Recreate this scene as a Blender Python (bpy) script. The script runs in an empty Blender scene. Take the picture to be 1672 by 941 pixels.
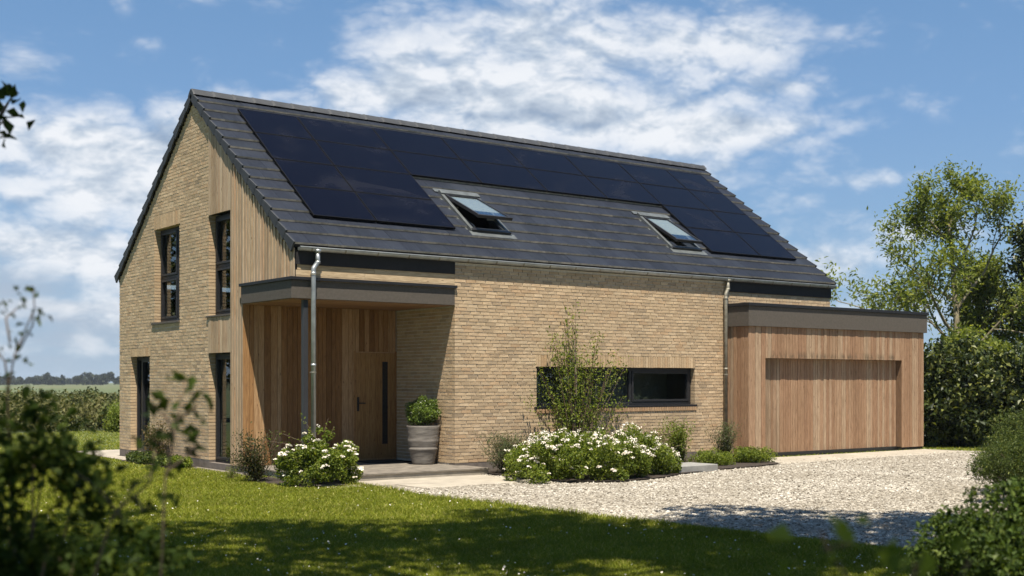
import bpy, bmesh, math, random
import numpy as np
from math import radians as rad, sin, cos, pi, sqrt, atan2
from mathutils import Vector

sc = bpy.context.scene
COL = sc.collection
RNG = np.random.default_rng(7)
random.seed(7)

# ------------------------------------------------------------------ camera frame
F, YH, YAW = 2002.13, 623.58, 0.9253
CAM = np.array([-9.7886, -19.2724, 1.5863])
FW = np.array([cos(YAW), sin(YAW)]); RT = np.array([sin(YAW), -cos(YAW)])
GZ = -0.13                                   # level of lawn and paving
SUN = np.array([0.215, 0.349, -1.0])         # direction the light travels

def at(right, depth, z=GZ):
    p = CAM[:2] + FW*depth + RT*right
    return np.array([p[0], p[1], z])

# ------------------------------------------------------------------ tagging
def tag(o, label=None, cat=None, group=None, kind=None):
    if label: o['label'] = label
    if cat: o['category'] = cat
    if group: o['group'] = group
    if kind: o['kind'] = kind
    return o

def thing(name, label, cat, loc=(0, 0, 0), group=None):
    o = bpy.data.objects.new(name, None); COL.objects.link(o)
    o.location = [float(v) for v in loc]; o.empty_display_size = 0.3
    return tag(o, label, cat, group)

def root_loc(p):
    while p is not None and p.parent is not None: p = p.parent
    return np.array(p.location) if p is not None else np.zeros(3)

def link_mesh(name, me, mats, parent=None, smooth=False):
    o = bpy.data.objects.new(name, me); COL.objects.link(o)
    for m in (mats if isinstance(mats, (list, tuple)) else [mats]): me.materials.append(m)
    me.polygons.foreach_set('use_smooth', [bool(smooth)]*len(me.polygons))
    if parent is not None: o.parent = parent
    return o

def np_obj(name, V, Fc, mats, parent=None, smooth=False, mi=None):
    """V (n,3) world coordinates, Fc (m,k) one face size"""
    V = np.asarray(V, dtype=np.float32).reshape(-1, 3) - root_loc(parent).astype(np.float32)
    Fc = np.asarray(Fc, dtype=np.int32)
    me = bpy.data.meshes.new(name)
    k = Fc.shape[1]; m = Fc.shape[0]
    me.vertices.add(len(V)); me.vertices.foreach_set('co', V.ravel())
    me.loops.add(m*k); me.loops.foreach_set('vertex_index', Fc.ravel())
    me.polygons.add(m); me.polygons.foreach_set('loop_start', np.arange(m, dtype=np.int32)*k)
    if mi is not None: me.polygons.foreach_set('material_index', np.asarray(mi, dtype=np.int32))
    me.update(calc_edges=True)
    return link_mesh(name, me, mats, parent, smooth)

class MB:
    def __init__(s): s.v = []; s.f = []; s.m = []
    def add(s, vs, fs, mi=0):
        b = len(s.v); s.v += [tuple(float(c) for c in p) for p in vs]
        s.f += [tuple(i+b for i in f) for f in fs]; s.m += [mi]*len(fs); return s
    def box8(s, p, mi=0, mis=None):
        """p: 8 corners, bottom ring ccw then top ring"""
        b = len(s.v); s.v += [tuple(float(c) for c in q) for q in p]
        fs = [(3, 2, 1, 0), (4, 5, 6, 7), (0, 1, 5, 4), (1, 2, 6, 5), (2, 3, 7, 6), (3, 0, 4, 7)]
        s.f += [tuple(i+b for i in f) for f in fs]; s.m += (mis or [mi]*6); return s
    def box(s, x0, x1, y0, y1, z0, z1, mi=0):
        return s.box8([(x0, y0, z0), (x1, y0, z0), (x1, y1, z0), (x0, y1, z0), (x0, y0, z1), (x1, y0, z1), (x1, y1, z1), (x0, y1, z1)], mi)
    def rings(s, R, caps=True, mi=0, closed=True):
        n = len(R[0]); b = len(s.v)
        for r in R: s.v += [tuple(float(c) for c in p) for p in r]
        for i in range(len(R)-1):
            for j in range(n if closed else n-1):
                k = (j+1) % n
                s.f.append((b+i*n+j, b+i*n+k, b+(i+1)*n+k, b+(i+1)*n+j)); s.m.append(mi)
        if caps:
            s.f.append(tuple(b+j for j in reversed(range(n)))); s.m.append(mi)
            e = b+(len(R)-1)*n; s.f.append(tuple(e+j for j in range(n))); s.m.append(mi)
        return s
    def tube(s, pts, rad_, n=8, mi=0, caps=True):
        P = [np.array(p, float) for p in pts]
        if not hasattr(rad_, '__len__'): rad_ = [rad_]*len(P)
        R = []; ref = None
        for i, p in enumerate(P):
            t = (P[min(i+1, len(P)-1)] - P[max(i-1, 0)]); t /= (np.linalg.norm(t)+1e-9)
            if ref is None:
                a = np.array([0, 0, 1.]) if abs(t[2]) < .9 else np.array([1., 0, 0])
                ref = np.cross(t, a)
            ref = ref - t*np.dot(ref, t); ref /= (np.linalg.norm(ref)+1e-9)
            b2 = np.cross(t, ref)
            R.append([p + rad_[i]*(cos(2*pi*j/n)*ref + sin(2*pi*j/n)*b2) for j in range(n)])
        return s.rings(R, caps, mi)
    def lathe(s, cx, cy, prof, n=32, mi=0, wob=None):
        R = []
        for i, (r, z) in enumerate(prof):
            R.append([(cx+(r+(wob(j, i) if wob else 0))*cos(2*pi*j/n), cy+(r+(wob(j, i) if wob else 0))*sin(2*pi*j/n), z) for j in range(n)])
        return s.rings(R, True, mi)
    def build(s, name, mats, parent=None, smooth=False, bevel=0):
        me = bpy.data.meshes.new(name)
        L = root_loc(parent)
        me.from_pydata([(x-L[0], y-L[1], z-L[2]) for x, y, z in s.v], [], s.f)
        me.polygons.foreach_set('material_index', s.m)
        me.update()
        bm = bmesh.new(); bm.from_mesh(me); bmesh.ops.recalc_face_normals(bm, faces=bm.faces)
        if bevel:
            bmesh.ops.bevel(bm, geom=[e for e in bm.edges if len(e.link_faces) == 2 and e.calc_face_angle(0) > .6], offset=bevel, segments=2, affect='EDGES', profile=.5)
        bm.to_mesh(me); bm.free()
        return link_mesh(name, me, mats, parent, smooth)

def poly_with_holes(name, outline, holes, to3, depth_vec, mats, parent):
    """flat outline with holes (2D), mapped by to3, then extruded along depth_vec"""
    bm = bmesh.new(); L = root_loc(parent)
    edges = []
    for loop in [outline]+holes:
        vs = [bm.verts.new(Vector(np.array(to3(*p))-L)) for p in loop]
        edges += [bm.edges.new((vs[i], vs[(i+1) % len(vs)])) for i in range(len(vs))]
    bmesh.ops.triangle_fill(bm, use_beauty=True, use_dissolve=False, edges=edges)
    r = bmesh.ops.extrude_face_region(bm, geom=list(bm.faces))
    bmesh.ops.translate(bm, verts=[e for e in r['geom'] if isinstance(e, bmesh.types.BMVert)], vec=Vector(depth_vec))
    bmesh.ops.recalc_face_normals(bm, faces=bm.faces)
    me = bpy.data.meshes.new(name); bm.to_mesh(me); bm.free()
    return link_mesh(name, me, mats, parent)

def rect(a, b, c, d): return [(a, c), (b, c), (b, d), (a, d)]

def join_into(dst, srcs):
    """merge meshes of srcs into dst with bmesh (materials matched by slot)"""
    bm = bmesh.new(); bm.from_mesh(dst.data)
    for s in srcs:
        off = {}
        for i, m in enumerate(s.data.materials):
            k = dst.data.materials.find(m.name)
            if k < 0: dst.data.materials.append(m); k = len(dst.data.materials)-1
            off[i] = k
        n0 = len(bm.faces); bm.from_mesh(s.data); bm.faces.ensure_lookup_table()
        for f in bm.faces[n0:]: f.material_index = off[f.material_index]
    bm.to_mesh(dst.data); bm.free()
    for s in srcs:
        me = s.data; bpy.data.objects.remove(s); bpy.data.meshes.remove(me)
    return dst

# ------------------------------------------------------------------ materials
class NT:
    def __init__(s, name):
        s.mat = bpy.data.materials.new(name); s.mat.use_nodes = True
        s.t = s.mat.node_tree; s.n = s.t.nodes; s.l = s.t.links
        s.p = s.n['Principled BSDF']; s.out = s.n['Material Output']
    def node(s, t, **k):
        n = s.n.new(t)
        for a, b in k.items(): setattr(n, a, b)
        return n
    def ln(s, a, b): s.l.new(a, b)
    def set(s, **k):
        for a, b in k.items(): s.p.inputs[a.replace('_', ' ')].default_value = b
        return s
    def pos(s): return s.node('ShaderNodeNewGeometry').outputs['Position']
    def island(s): return s.node('ShaderNodeNewGeometry').outputs['Random Per Island']
    def mapping(s, v, scale=(1, 1, 1)):
        m = s.node('ShaderNodeMapping'); m.inputs['Scale'].default_value = scale; s.ln(v, m.inputs['Vector']); return m.outputs[0]
    def noise(s, v, scale=5, detail=4, rough=.55, dist=0):
        n = s.node('ShaderNodeTexNoise'); n.inputs['Scale'].default_value = scale; n.inputs['Detail'].default_value = detail
        n.inputs['Roughness'].default_value = rough; n.inputs['Distortion'].default_value = dist
        s.ln(v, n.inputs['Vector']); return n.outputs['Fac']
    def ramp(s, v, stops, interp='LINEAR'):
        r = s.node('ShaderNodeValToRGB'); cr = r.color_ramp; cr.interpolation = interp
        while len(cr.elements) < len(stops): cr.elements.new(.5)
        for e, (p, c) in zip(cr.elements, stops):
            e.position = p; e.color = (c[0], c[1], c[2], 1) if hasattr(c, '__len__') else (c, c, c, 1)
        s.ln(v, r.inputs[0]); return r.outputs[0]
    def mix(s, f, a, b, mode='MIX'):
        m = s.node('ShaderNodeMix', data_type='RGBA', blend_type=mode)
        for sock, v in ((0, f), (6, a), (7, b)):
            if isinstance(v, (int, float)): m.inputs[sock].default_value = v
            elif isinstance(v, tuple): m.inputs[sock].default_value = (*v, 1)
            else: s.ln(v, m.inputs[sock])
        return m.outputs[2]
    def math(s, op, a, b=0, c=0):
        m = s.node('ShaderNodeMath', operation=op)
        for i, v in enumerate((a, b, c)):
            if isinstance(v, (int, float)): m.inputs[i].default_value = v
            else: s.ln(v, m.inputs[i])
        return m.outputs[0]
    def vmath(s, op, a, b):
        m = s.node('ShaderNodeVectorMath', operation=op)
        for i, v in enumerate((a, b)):
            if isinstance(v, tuple): m.inputs[i].default_value = v
            else: s.ln(v, m.inputs[i])
        return m.outputs[0]
    def bump(s, h, strength=.3, dist=.01):
        b = s.node('ShaderNodeBump'); b.inputs['Strength'].default_value = strength; b.inputs['Distance'].default_value = dist
        s.ln(h, b.inputs['Height']); s.ln(b.outputs[0], s.p.inputs['Normal'])
    def col(s, v):
        if isinstance(v, tuple): s.p.inputs['Base Color'].default_value = (*v, 1)
        else: s.ln(v, s.p.inputs['Base Color'])
        return s

def simple(name, c, rough=.6, metal=0, var=.25, scale=8, bump=0, spec=.5):
    m = NT(name); m.set(Roughness=rough, Metallic=metal); m.p.inputs['Specular IOR Level'].default_value = spec
    n = m.noise(m.pos(), scale, 5, .6)
    m.col(m.mix(m.ramp(n, [(.3, 0), (.7, 1)]), tuple(x*(1-var) for x in c), tuple(min(1, x*(1+var)) for x in c)))
    if bump: m.bump(m.noise(m.pos(), scale*12, 3), bump, .004)
    return m.mat

def brick_mat(name, tint=(1, 1, 1)):
    m = NT(name); m.set(Roughness=.9); m.p.inputs['Specular IOR Level'].default_value = .2
    T = lambda c: tuple(a*b*k for a, b, k in zip(c, tint, (1.04, .99, .945)))
    r = m.island()
    base = m.ramp(r, [(0, T((.40, .31, .205))), (.08, T((.43, .33, .215))), (.3, T((.505, .39, .255))), (.55, T((.55, .43, .28))), (.75, T((.585, .47, .32))), (.86, T((.53, .39, .245))), (.93, T((.47, .33, .20))), (.975, T((.42, .335, .225))), (1, T((.30, .235, .165)))])
    st = m.noise(m.mapping(m.pos(), (1, 1, 2.2)), 9, 5, .65)
    base = m.mix(m.ramp(st, [(.36, .4), (.62, 0)]), base, (.27, .20, .13))
    fine = m.noise(m.pos(), 90, 4, .7)
    base = m.mix(m.ramp(fine, [(.35, .3), (.58, 0)]), base, (.24, .18, .12))
    big = m.noise(m.pos(), .8, 3)
    base = m.mix(m.ramp(big, [(.35, .3), (.65, 0)]), base, (.30, .235, .15))
    m.col(base); m.bump(fine, .8, .006); return m.mat

def timber_mat(name, stops, grain=(.5, .75), along='z', stain=None, rough=.75, weather=None):
    m = NT(name); m.set(Roughness=rough); m.p.inputs['Specular IOR Level'].default_value = .25
    r = m.island(); base = m.ramp(r, stops)
    sc_ = {'z': (14, 14, 1.1), 'x': (1.1, 14, 14), 'y': (14, 1.1, 14)}[along]
    p = m.pos()
    off = m.node('ShaderNodeCombineXYZ'); m.ln(m.math('MULTIPLY', r, 37.), off.inputs[2]); m.ln(m.math('MULTIPLY', r, 17.), off.inputs[0])
    pp = m.vmath('ADD', p, off.outputs[0])
    g = m.noise(m.mapping(pp, sc_), 4, 5, .6, .6)
    dk = m.mix(1.0, base, (.55, .5, .46), 'MULTIPLY')
    base = m.mix(m.ramp(g, [(.36, .8), (.62, 0)]), base, dk)
    # knots
    vo = m.node('ShaderNodeTexVoronoi'); vo.inputs['Scale'].default_value = 3.2
    m.ln(m.mapping(pp, {'z': (3.2, 3.2, 1), 'x': (1, 3.2, 3.2), 'y': (3.2, 1, 3.2)}[along]), vo.inputs['Vector'])
    base = m.mix(m.ramp(vo.outputs['Distance'], [(.06, .75), (.12, 0)]), base, (.10, .05, .025))
    if weather:
        big = m.noise(m.mapping(p, (1, 1, .35)), 1.6, 4, .6)
        base = m.mix(m.ramp(big, [(.4, 0), (.62, weather[1])]), base, weather[0])
    if stain:
        base = stain(m, p, base)
    m.col(base); m.bump(g, .25, .004); return m.mat

def leaf_mat(name, stops, trans=.3, rough=.5, spec=.2):
    m = NT(name); m.set(Roughness=rough); m.p.inputs['Specular IOR Level'].default_value = spec
    c = m.ramp(m.island(), stops)
    n = m.noise(m.pos(), 1.7, 3)
    c = m.mix(m.ramp(n, [(.35, .35), (.65, 0)]), c, tuple(.6*x for x in stops[0][1]))
    m.col(c)
    tr = m.node('ShaderNodeBsdfTranslucent'); m.ln(m.mix(1, c, (1.5, 1.45, .5), 'MULTIPLY'), tr.inputs[0])
    mx = m.node('ShaderNodeMixShader'); mx.inputs[0].default_value = trans
    m.ln(m.p.outputs[0], mx.inputs[1]); m.ln(tr.outputs[0], mx.inputs[2]); m.ln(mx.outputs[0], m.out.inputs[0])
    return m.mat

def glass_mat(name, tint=(.7, .74, .73), rough=.015, base=.05):
    m = NT(name)
    g = m.node('ShaderNodeBsdfGlossy'); g.inputs['Roughness'].default_value = rough; g.inputs['Color'].default_value = (.95, .97, 1, 1)
    t = m.node('ShaderNodeBsdfTransparent'); t.inputs[0].default_value = (*tint, 1)
    fr = m.node('ShaderNodeLayerWeight'); fr.inputs[0].default_value = .5
    f = m.math('MINIMUM', m.math('MULTIPLY_ADD', m.math('POWER', fr.outputs['Facing'], 4.2), .85, base), 1.0)
    nb = m.node('ShaderNodeBump'); nb.inputs['Strength'].default_value = .03; nb.inputs['Distance'].default_value = .02
    m.ln(m.noise(m.pos(), 1.3, 1), nb.inputs['Height']); m.ln(nb.outputs[0], g.inputs['Normal'])
    mx = m.node('ShaderNodeMixShader'); m.ln(f, mx.inputs[0]); m.ln(t.outputs[0], mx.inputs[1]); m.ln(g.outputs[0], mx.inputs[2])
    m.ln(mx.outputs[0], m.out.inputs[0]); m.n.remove(m.p); return m.mat

M = {}
M['brick'] = brick_mat('buff_brick')
M['soldier'] = brick_mat('buff_soldier_brick', (.97, .95, .92))
M['mortar'] = simple('lime_mortar', (.56, .50, .41), .95, var=.2, scale=30, bump=.4)
M['plinth'] = simple('plinth_render', (.12, .10, .085), .9, var=.3, scale=6, bump=.3)
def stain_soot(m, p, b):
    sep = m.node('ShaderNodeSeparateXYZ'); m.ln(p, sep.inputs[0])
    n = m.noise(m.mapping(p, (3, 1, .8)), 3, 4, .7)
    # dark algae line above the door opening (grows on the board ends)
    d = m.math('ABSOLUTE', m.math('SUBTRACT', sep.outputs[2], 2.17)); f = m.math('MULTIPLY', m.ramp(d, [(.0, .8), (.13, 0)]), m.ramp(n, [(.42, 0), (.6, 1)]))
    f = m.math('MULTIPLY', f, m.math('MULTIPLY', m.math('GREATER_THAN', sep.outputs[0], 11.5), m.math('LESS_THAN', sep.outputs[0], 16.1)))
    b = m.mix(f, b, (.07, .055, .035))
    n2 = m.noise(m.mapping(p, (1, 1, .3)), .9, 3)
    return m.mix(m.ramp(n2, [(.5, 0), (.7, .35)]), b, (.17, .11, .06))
def door_left_tone(m, p, b):  # boards darker towards the left edge, broken up by noise
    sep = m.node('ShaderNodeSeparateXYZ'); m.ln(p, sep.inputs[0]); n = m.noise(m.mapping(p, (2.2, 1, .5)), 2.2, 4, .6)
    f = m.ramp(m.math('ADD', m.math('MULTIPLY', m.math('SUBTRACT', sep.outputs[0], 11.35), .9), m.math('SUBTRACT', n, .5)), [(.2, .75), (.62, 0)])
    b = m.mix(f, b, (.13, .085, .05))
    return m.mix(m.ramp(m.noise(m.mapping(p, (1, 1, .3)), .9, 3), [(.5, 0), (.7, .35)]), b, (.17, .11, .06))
GTS = [(0, (.275, .165, .098)), (.25, (.315, .19, .112)), (.5, (.345, .22, .134)), (.75, (.375, .25, .158)), (.9, (.405, .29, .19)), (1, (.33, .24, .158))]
M['garage_door'] = timber_mat('door_cedar', GTS, stain=door_left_tone)
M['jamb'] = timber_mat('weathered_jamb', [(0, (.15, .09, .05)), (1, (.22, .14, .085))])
M['gable_timber'] = timber_mat('weathered_larch', [(0, (.27, .19, .12)), (.2, (.37, .27, .17)), (.5, (.46, .35, .23)), (.8, (.54, .42, .285)), (1, (.42, .27, .16))], weather=((.36, .30, .225), .35))
M['porch_timber'] = timber_mat('oiled_cedar', [(0, (.20, .10, .036)), (.3, (.265, .138, .053)), (.55, (.32, .175, .072)), (.75, (.38, .225, .105)), (1, (.43, .275, .145))])
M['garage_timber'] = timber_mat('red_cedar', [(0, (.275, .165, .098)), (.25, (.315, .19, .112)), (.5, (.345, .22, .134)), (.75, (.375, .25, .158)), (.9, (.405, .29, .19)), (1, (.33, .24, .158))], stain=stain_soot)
M['band_timber'] = timber_mat('pale_larch', [(0, (.44, .33, .20)), (1, (.54, .42, .27))], along='x')
M['soffit'] = timber_mat('soffit_board', [(0, (.24, .135, .07)), (1, (.32, .19, .10))], along='x')
M['door'] = timber_mat('oak_door', [(0, (.30, .165, .06)), (1, (.36, .21, .082))], rough=.5)
M['fascia'] = simple('anthracite_board', (.086, .075, .063), .7, var=.15, scale=20, bump=.1, spec=.2)
M['fascia_dark'] = simple('dark_board', (.022, .021, .021), .7, var=.15, scale=10, spec=.2)
M['trim'] = simple('black_edge_trim', (.015, .015, .017), .5, var=.15, scale=10, spec=.3)
M['frame'] = simple('anthracite_frame', (.017, .017, .019), .45, var=.1, scale=10, spec=.35)
M['steel'] = simple('grey_steel', (.032, .033, .037), .45, var=.1, scale=10)
M['zinc'] = simple('zinc', (.36, .38, .385), .48, .75, var=.18, scale=7)
M['zinc_old'] = simple('weathered_zinc', (.25, .235, .19), .6, .55, var=.4, scale=9)
M['glass'] = glass_mat('window_glass')
M['glass_sky'] = glass_mat('roof_glass', (.93, .96, .95), .05, .02)
M['dark'] = simple('dark_interior', (.05, .045, .04), .9)
M['black'] = simple('black_metal', (.012, .012, .013), .35)
M['blind'] = simple('grey_blind', (.26, .235, .21), .9, var=.06)
M['white_wall'] = simple('interior_plaster', (.62, .58, .52), .9, var=.05)
M['blind_pale'] = simple('pale_blind', (.22, .225, .20), .9, var=.05)
M['curtain'] = simple('pale_curtain', (.62, .56, .46), .9, var=.12)
# roof tile
def tile_mat():
    m = NT('slate_tile'); m.set(Roughness=.62, IOR=1.35); m.p.inputs['Specular IOR Level'].default_value = .3
    base = m.ramp(m.island(), [(0, (.009, .012, .019)), (.5, (.012, .015, .024)), (1, (.015, .019, .029))])
    s = m.noise(m.mapping(m.pos(), (26, 1.2, 1.2)), 2.2, 5, .65)
    base = m.mix(m.ramp(s, [(.5, 0), (.72, .45)]), base, (.046, .054, .07))
    b = m.noise(m.pos(), .7, 4); base = m.mix(m.ramp(b, [(.5, 0), (.75, .25)]), base, (.05, .057, .066))
    m.col(base); m.bump(s, .12, .004); return m.mat
M['tile'] = tile_mat()
M['tile_edge'] = simple('pale_tile_edge', (.215, .195, .16), .9, var=.35, scale=9)  # sloped lower edge of each tile, paler than its face
M['verge'] = simple('verge_tile', (.026, .029, .034), .7, var=.25, scale=6)
def panel_mat():
    m = NT('solar_glass'); m.set(Roughness=.2, IOR=1.17); m.p.inputs['Specular IOR Level'].default_value = .4
    d = m.noise(m.mapping(m.pos(), (.6, 1, 1)), 1.2, 5, .6, .8)
    m.col(m.mix(m.ramp(d, [(.55, 0), (.8, .3)]), (.003, .0035, .008), (.028, .028, .034)))
    r = m.ramp(d, [(.4, .14), (.75, .34)]); m.ln(r, m.p.inputs['Roughness']); return m.mat
M['panel'] = panel_mat()
M['panel_frame'] = simple('panel_frame', (.006, .006, .007), .6, spec=.15)
M['flashing'] = simple('lead_flashing', (.105, .115, .115), .5, .3, var=.3, scale=6)
M['deck'] = simple('grey_stone', (.15, .13, .105), .85, var=.4, scale=5, bump=.3)
M['step_riser'] = simple('stone_riser', (.27, .24, .195), .85, var=.25, scale=4, bump=.3)
M['concrete'] = simple('pale_concrete', (.31, .275, .22), .9, var=.22, scale=3, bump=.3)
M['slab'] = simple('grey_slab', (.22, .215, .20), .85, var=.2, scale=5, bump=.3)
M['soil'] = simple('soil', (.030, .021, .014), .95, var=.5, scale=14, bump=.8)
M['mat'] = simple('coir_mat', (.02, .018, .016), .95, bump=.5)
def pot_mat():
    m = NT('fired_clay'); m.set(Roughness=.8)
    n = m.noise(m.mapping(m.pos(), (1, 1, 3.5)), 4, 5, .6)
    m.col(m.ramp(n, [(.3, (.11, .098, .085)), (.7, (.21, .19, .165))])); m.bump(n, .5, .02); return m.mat
M['pot'] = pot_mat()
def ground_mat():
    m = NT('meadow'); m.set(Roughness=.95)
    p = m.pos(); big = m.noise(m.mapping(p, (.03, .006, 1)), 1, 4); fine = m.noise(p, 3, 5, .7)
    c = m.mix(m.ramp(big, [(.38, 0), (.55, 1)]), (.105, .115, .04), (.075, .10, .032))
    c = m.mix(m.ramp(m.noise(m.mapping(p, (.004, .02, 1)), 1, 3), [(.5, 0), (.62, .75)]), c, (.15, .125, .06))
    m.col(m.mix(m.ramp(fine, [(.35, .5), (.65, 0)]), c, (.05, .065, .02))); return m.mat
M['ground'] = ground_mat()
def lawn_mat():
    m = NT('lawn_soil'); m.set(Roughness=.95); p = m.pos()
    n = m.noise(p, 25, 5, .7); b = m.noise(p, .6, 4)
    c = m.mix(m.ramp(n, [(.35, 0), (.65, 1)]), (.06, .075, .018), (.11, .135, .032))
    m.col(m.mix(m.ramp(b, [(.4, 0), (.7, .4)]), c, (.11, .115, .035))); m.bump(n, .8, .02); return m.mat
M['lawn'] = lawn_mat()
M['grass'] = leaf_mat('grass_blade', [(0, (.10, .125, .010)), (.35, (.155, .19, .017)), (.7, (.212, .238, .027)), (.92, (.32, .31, .055)), (1, (.48, .42, .18))], .35, .55, .12)
def gravel_mat(name, stone):
    m = NT(name); m.set(Roughness=.9); m.p.inputs['Specular IOR Level'].default_value = .2
    if stone: c = m.ramp(m.island(), [(0, (.07, .058, .042)), (.14, (.16, .14, .11)), (.24, (.30, .27, .22)), (.55, (.40, .365, .305)), (.9, (.51, .475, .41)), (1, (.58, .55, .49))])
    else:
        v = m.node('ShaderNodeTexVoronoi'); v.inputs['Scale'].default_value = 34; m.ln(m.pos(), v.inputs['Vector'])
        sp = m.node('ShaderNodeSeparateColor'); m.ln(v.outputs['Color'], sp.inputs[0])
        c = m.ramp(sp.outputs[0], [(0, (.17, .15, .12)), (.5, (.28, .25, .205)), (1, (.37, .34, .285))])
        c = m.mix(m.ramp(m.noise(m.pos(), .9, 4), [(.45, 0), (.7, .4)]), c, (.30, .265, .215))
        m.bump(v.outputs['Distance'], .8, .02)
    n = m.noise(m.pos(), .55, 5, .6, .4); c = m.mix(m.ramp(n, [(.44, .4), (.62, 0)]), c, (.20, .172, .13)); m.col(c); return m.mat
M['gravel'] = gravel_mat('gravel_bed', False); M['stone'] = gravel_mat('gravel_stone', True)
M['bark'] = simple('bark', (.11, .085, .06), .9, var=.45, scale=9, bump=.8)
M['bark_pale'] = simple('pale_bark', (.20, .17, .11), .9, var=.4, scale=9, bump=.6)
M['stem'] = simple('woody_stem', (.09, .06, .035), .8)
M['ash'] = leaf_mat('ash_leaf', [(0, (.09, .125, .03)), (.4, (.16, .20, .045)), (.8, (.225, .26, .06)), (1, (.31, .33, .10))], .45, .42)
M['dark_leaf'] = leaf_mat('dark_leaf', [(0, (.016, .026, .008)), (.5, (.035, .052, .014)), (.72, (.075, .098, .024)), (.86, (.15, .17, .04)), (1, (.24, .25, .075))], .25, .42, .3)
M['shade_leaf'] = leaf_mat('maple_leaf', [(0, (.024, .038, .007)), (.6, (.045, .070, .012)), (1, (.08, .105, .022))], .35, .55, .12)
M['bush_leaf'] = leaf_mat('bush_leaf', [(0, (.018, .032, .006)), (.6, (.038, .062, .011)), (1, (.08, .105, .02))], .32, .6, .08)
M['hedge_leaf'] = leaf_mat('hedge_leaf', [(0, (.03, .05, .012)), (.5, (.06, .095, .018)), (.85, (.10, .145, .028)), (1, (.16, .20, .05))], .3, .5, .15)
M['yew'] = leaf_mat('yew_leaf', [(0, (.03, .05, .012)), (.5, (.065, .095, .02)), (.85, (.12, .15, .032)), (1, (.18, .20, .05))], .25, .5, .2)
M['rose_leaf'] = leaf_mat('rose_leaf', [(0, (.07, .105, .016)), (.4, (.135, .185, .028)), (.8, (.215, .26, .045)), (1, (.31, .34, .08))], .42, .45, .2)
M['lime_leaf'] = leaf_mat('lime_leaf', [(0, (0.1000, 0.1375, 0.0187)), (.5, (0.1625, 0.2125, 0.0312)), (1, (0.2500, 0.2875, 0.0625))], .4)
M['red_leaf'] = leaf_mat('reddish_leaf', [(0, (0.0585, 0.0650, 0.0195)), (.5, (0.0975, 0.0975, 0.0325)), (.8, (0.1560, 0.1040, 0.0520)), (1, (0.2080, 0.1430, 0.0780))], .3)
M['rust_leaf'] = leaf_mat('dark_twig_leaf', [(0, (.03, .04, .012)), (.6, (.06, .075, .022)), (.9, (.09, .08, .03)), (1, (.13, .09, .045))], .25)
M['grey_leaf'] = leaf_mat('lavender_leaf', [(0, (.06, .08, .035)), (.5, (.10, .125, .05)), (.85, (.15, .165, .08)), (1, (.20, .15, .13))], .3, .7)
M['box_leaf'] = leaf_mat('box_leaf', [(0, (0.0585, 0.0975, 0.0156)), (.5, (0.1105, 0.1690, 0.0260)), (1, (0.1950, 0.2600, 0.0455))], .3, .35, .5)
M['scrub'] = leaf_mat('scrub_leaf', [(0, (0.0438, 0.0625, 0.0187)), (.4, (0.0813, 0.1000, 0.0300)), (.7, (0.1187, 0.1313, 0.0438)), (1, (0.1750, 0.1625, 0.0688))], .25, .6)
def scrub_vary():
    t = M['scrub'].node_tree; m = NT.__new__(NT); m.mat = M['scrub']; m.t = t; m.n = t.nodes; m.l = t.links; m.p = t.nodes['Principled BSDF']
    src = m.p.inputs['Base Color'].links[0].from_socket
    n = m.noise(m.pos(), .45, 3, .6)
    c = m.mix(m.ramp(n, [(.42, 0), (.56, .8)]), src, (.13, .12, .045)); n2 = m.noise(m.mapping(m.pos(), (1.3, 1.1, 1)), .6, 3, .6)
    c = m.mix(m.ramp(n2, [(.5, 0), (.62, .85)]), c, (.03, .048, .02)); m.ln(c, m.p.inputs['Base Color'])
scrub_vary()
M['wood_far'] = leaf_mat('far_leaf', [(0, (0.0200, 0.0280, 0.0120)), (1, (0.0450, 0.0550, 0.0220))], .1, .7, .2)
def petal():
    m = NT('petal'); m.set(Roughness=.6)
    m.col(m.ramp(m.island(), [(0, (.72, .66, .50)), (.5, (.80, .77, .68)), (1, (.80, .70, .62))])); return m.mat
M['petal'] = petal()

# ------------------------------------------------------------------ foliage builders
def leaf_mesh(P, size, rng, up=.5, aspect=.5, fold=.25, jit=.35, dirs=None):
    """quads: base, side, tip, side.  P (n,3)"""
    n = len(P)
    d = rng.normal(size=(n, 3)) if dirs is None else dirs + rng.normal(size=(n, 3))*.45
    d /= np.linalg.norm(d, axis=1)[:, None]+1e-9
    nr = rng.normal(size=(n, 3)); nr[:, 2] = np.abs(nr[:, 2])+up
    s = np.cross(d, nr); s /= np.linalg.norm(s, axis=1)[:, None]+1e-9
    nn = np.cross(s, d)
    L = size*(1+jit*rng.uniform(-1, 1, n))[:, None]; W = L*aspect
    b = P - d*L*.5; t = P + d*L*.5 - nn*L*.12
    m = P - d*L*.08 + nn*W*fold
    V = np.stack([b, m+s*W*.5, t, m-s*W*.5], 1).reshape(-1, 3)
    Fc = np.arange(4*n).reshape(-1, 4)
    return V, Fc

def clump_points(rng, clumps, n, shell=.55):
    """clumps: (m,4) centre+radius -> n points biased to the shells"""
    C = np.asarray(clumps); w = C[:, 3]**2; k = rng.choice(len(C), n, p=w/w.sum())
    d = rng.normal(size=(n, 3)); d /= np.linalg.norm(d, axis=1)[:, None]
    r = (shell + (1-shell)*rng.random(n))**.8
    return C[k, :3] + d*(r*C[k, 3])[:, None], d

def blob_clumps(rng, cen, radii, m, rr, zmin=None, power=.45):
    d = rng.normal(size=(m, 3)); d /= np.linalg.norm(d, axis=1)[:, None]
    r = rng.random(m)**power
    P = np.array(cen) + d*r[:, None]*np.array(radii)
    if zmin is not None: P[:, 2] = np.maximum(P[:, 2], zmin+.05)
    return np.column_stack([P, rng.uniform(*rr, m)])

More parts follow.
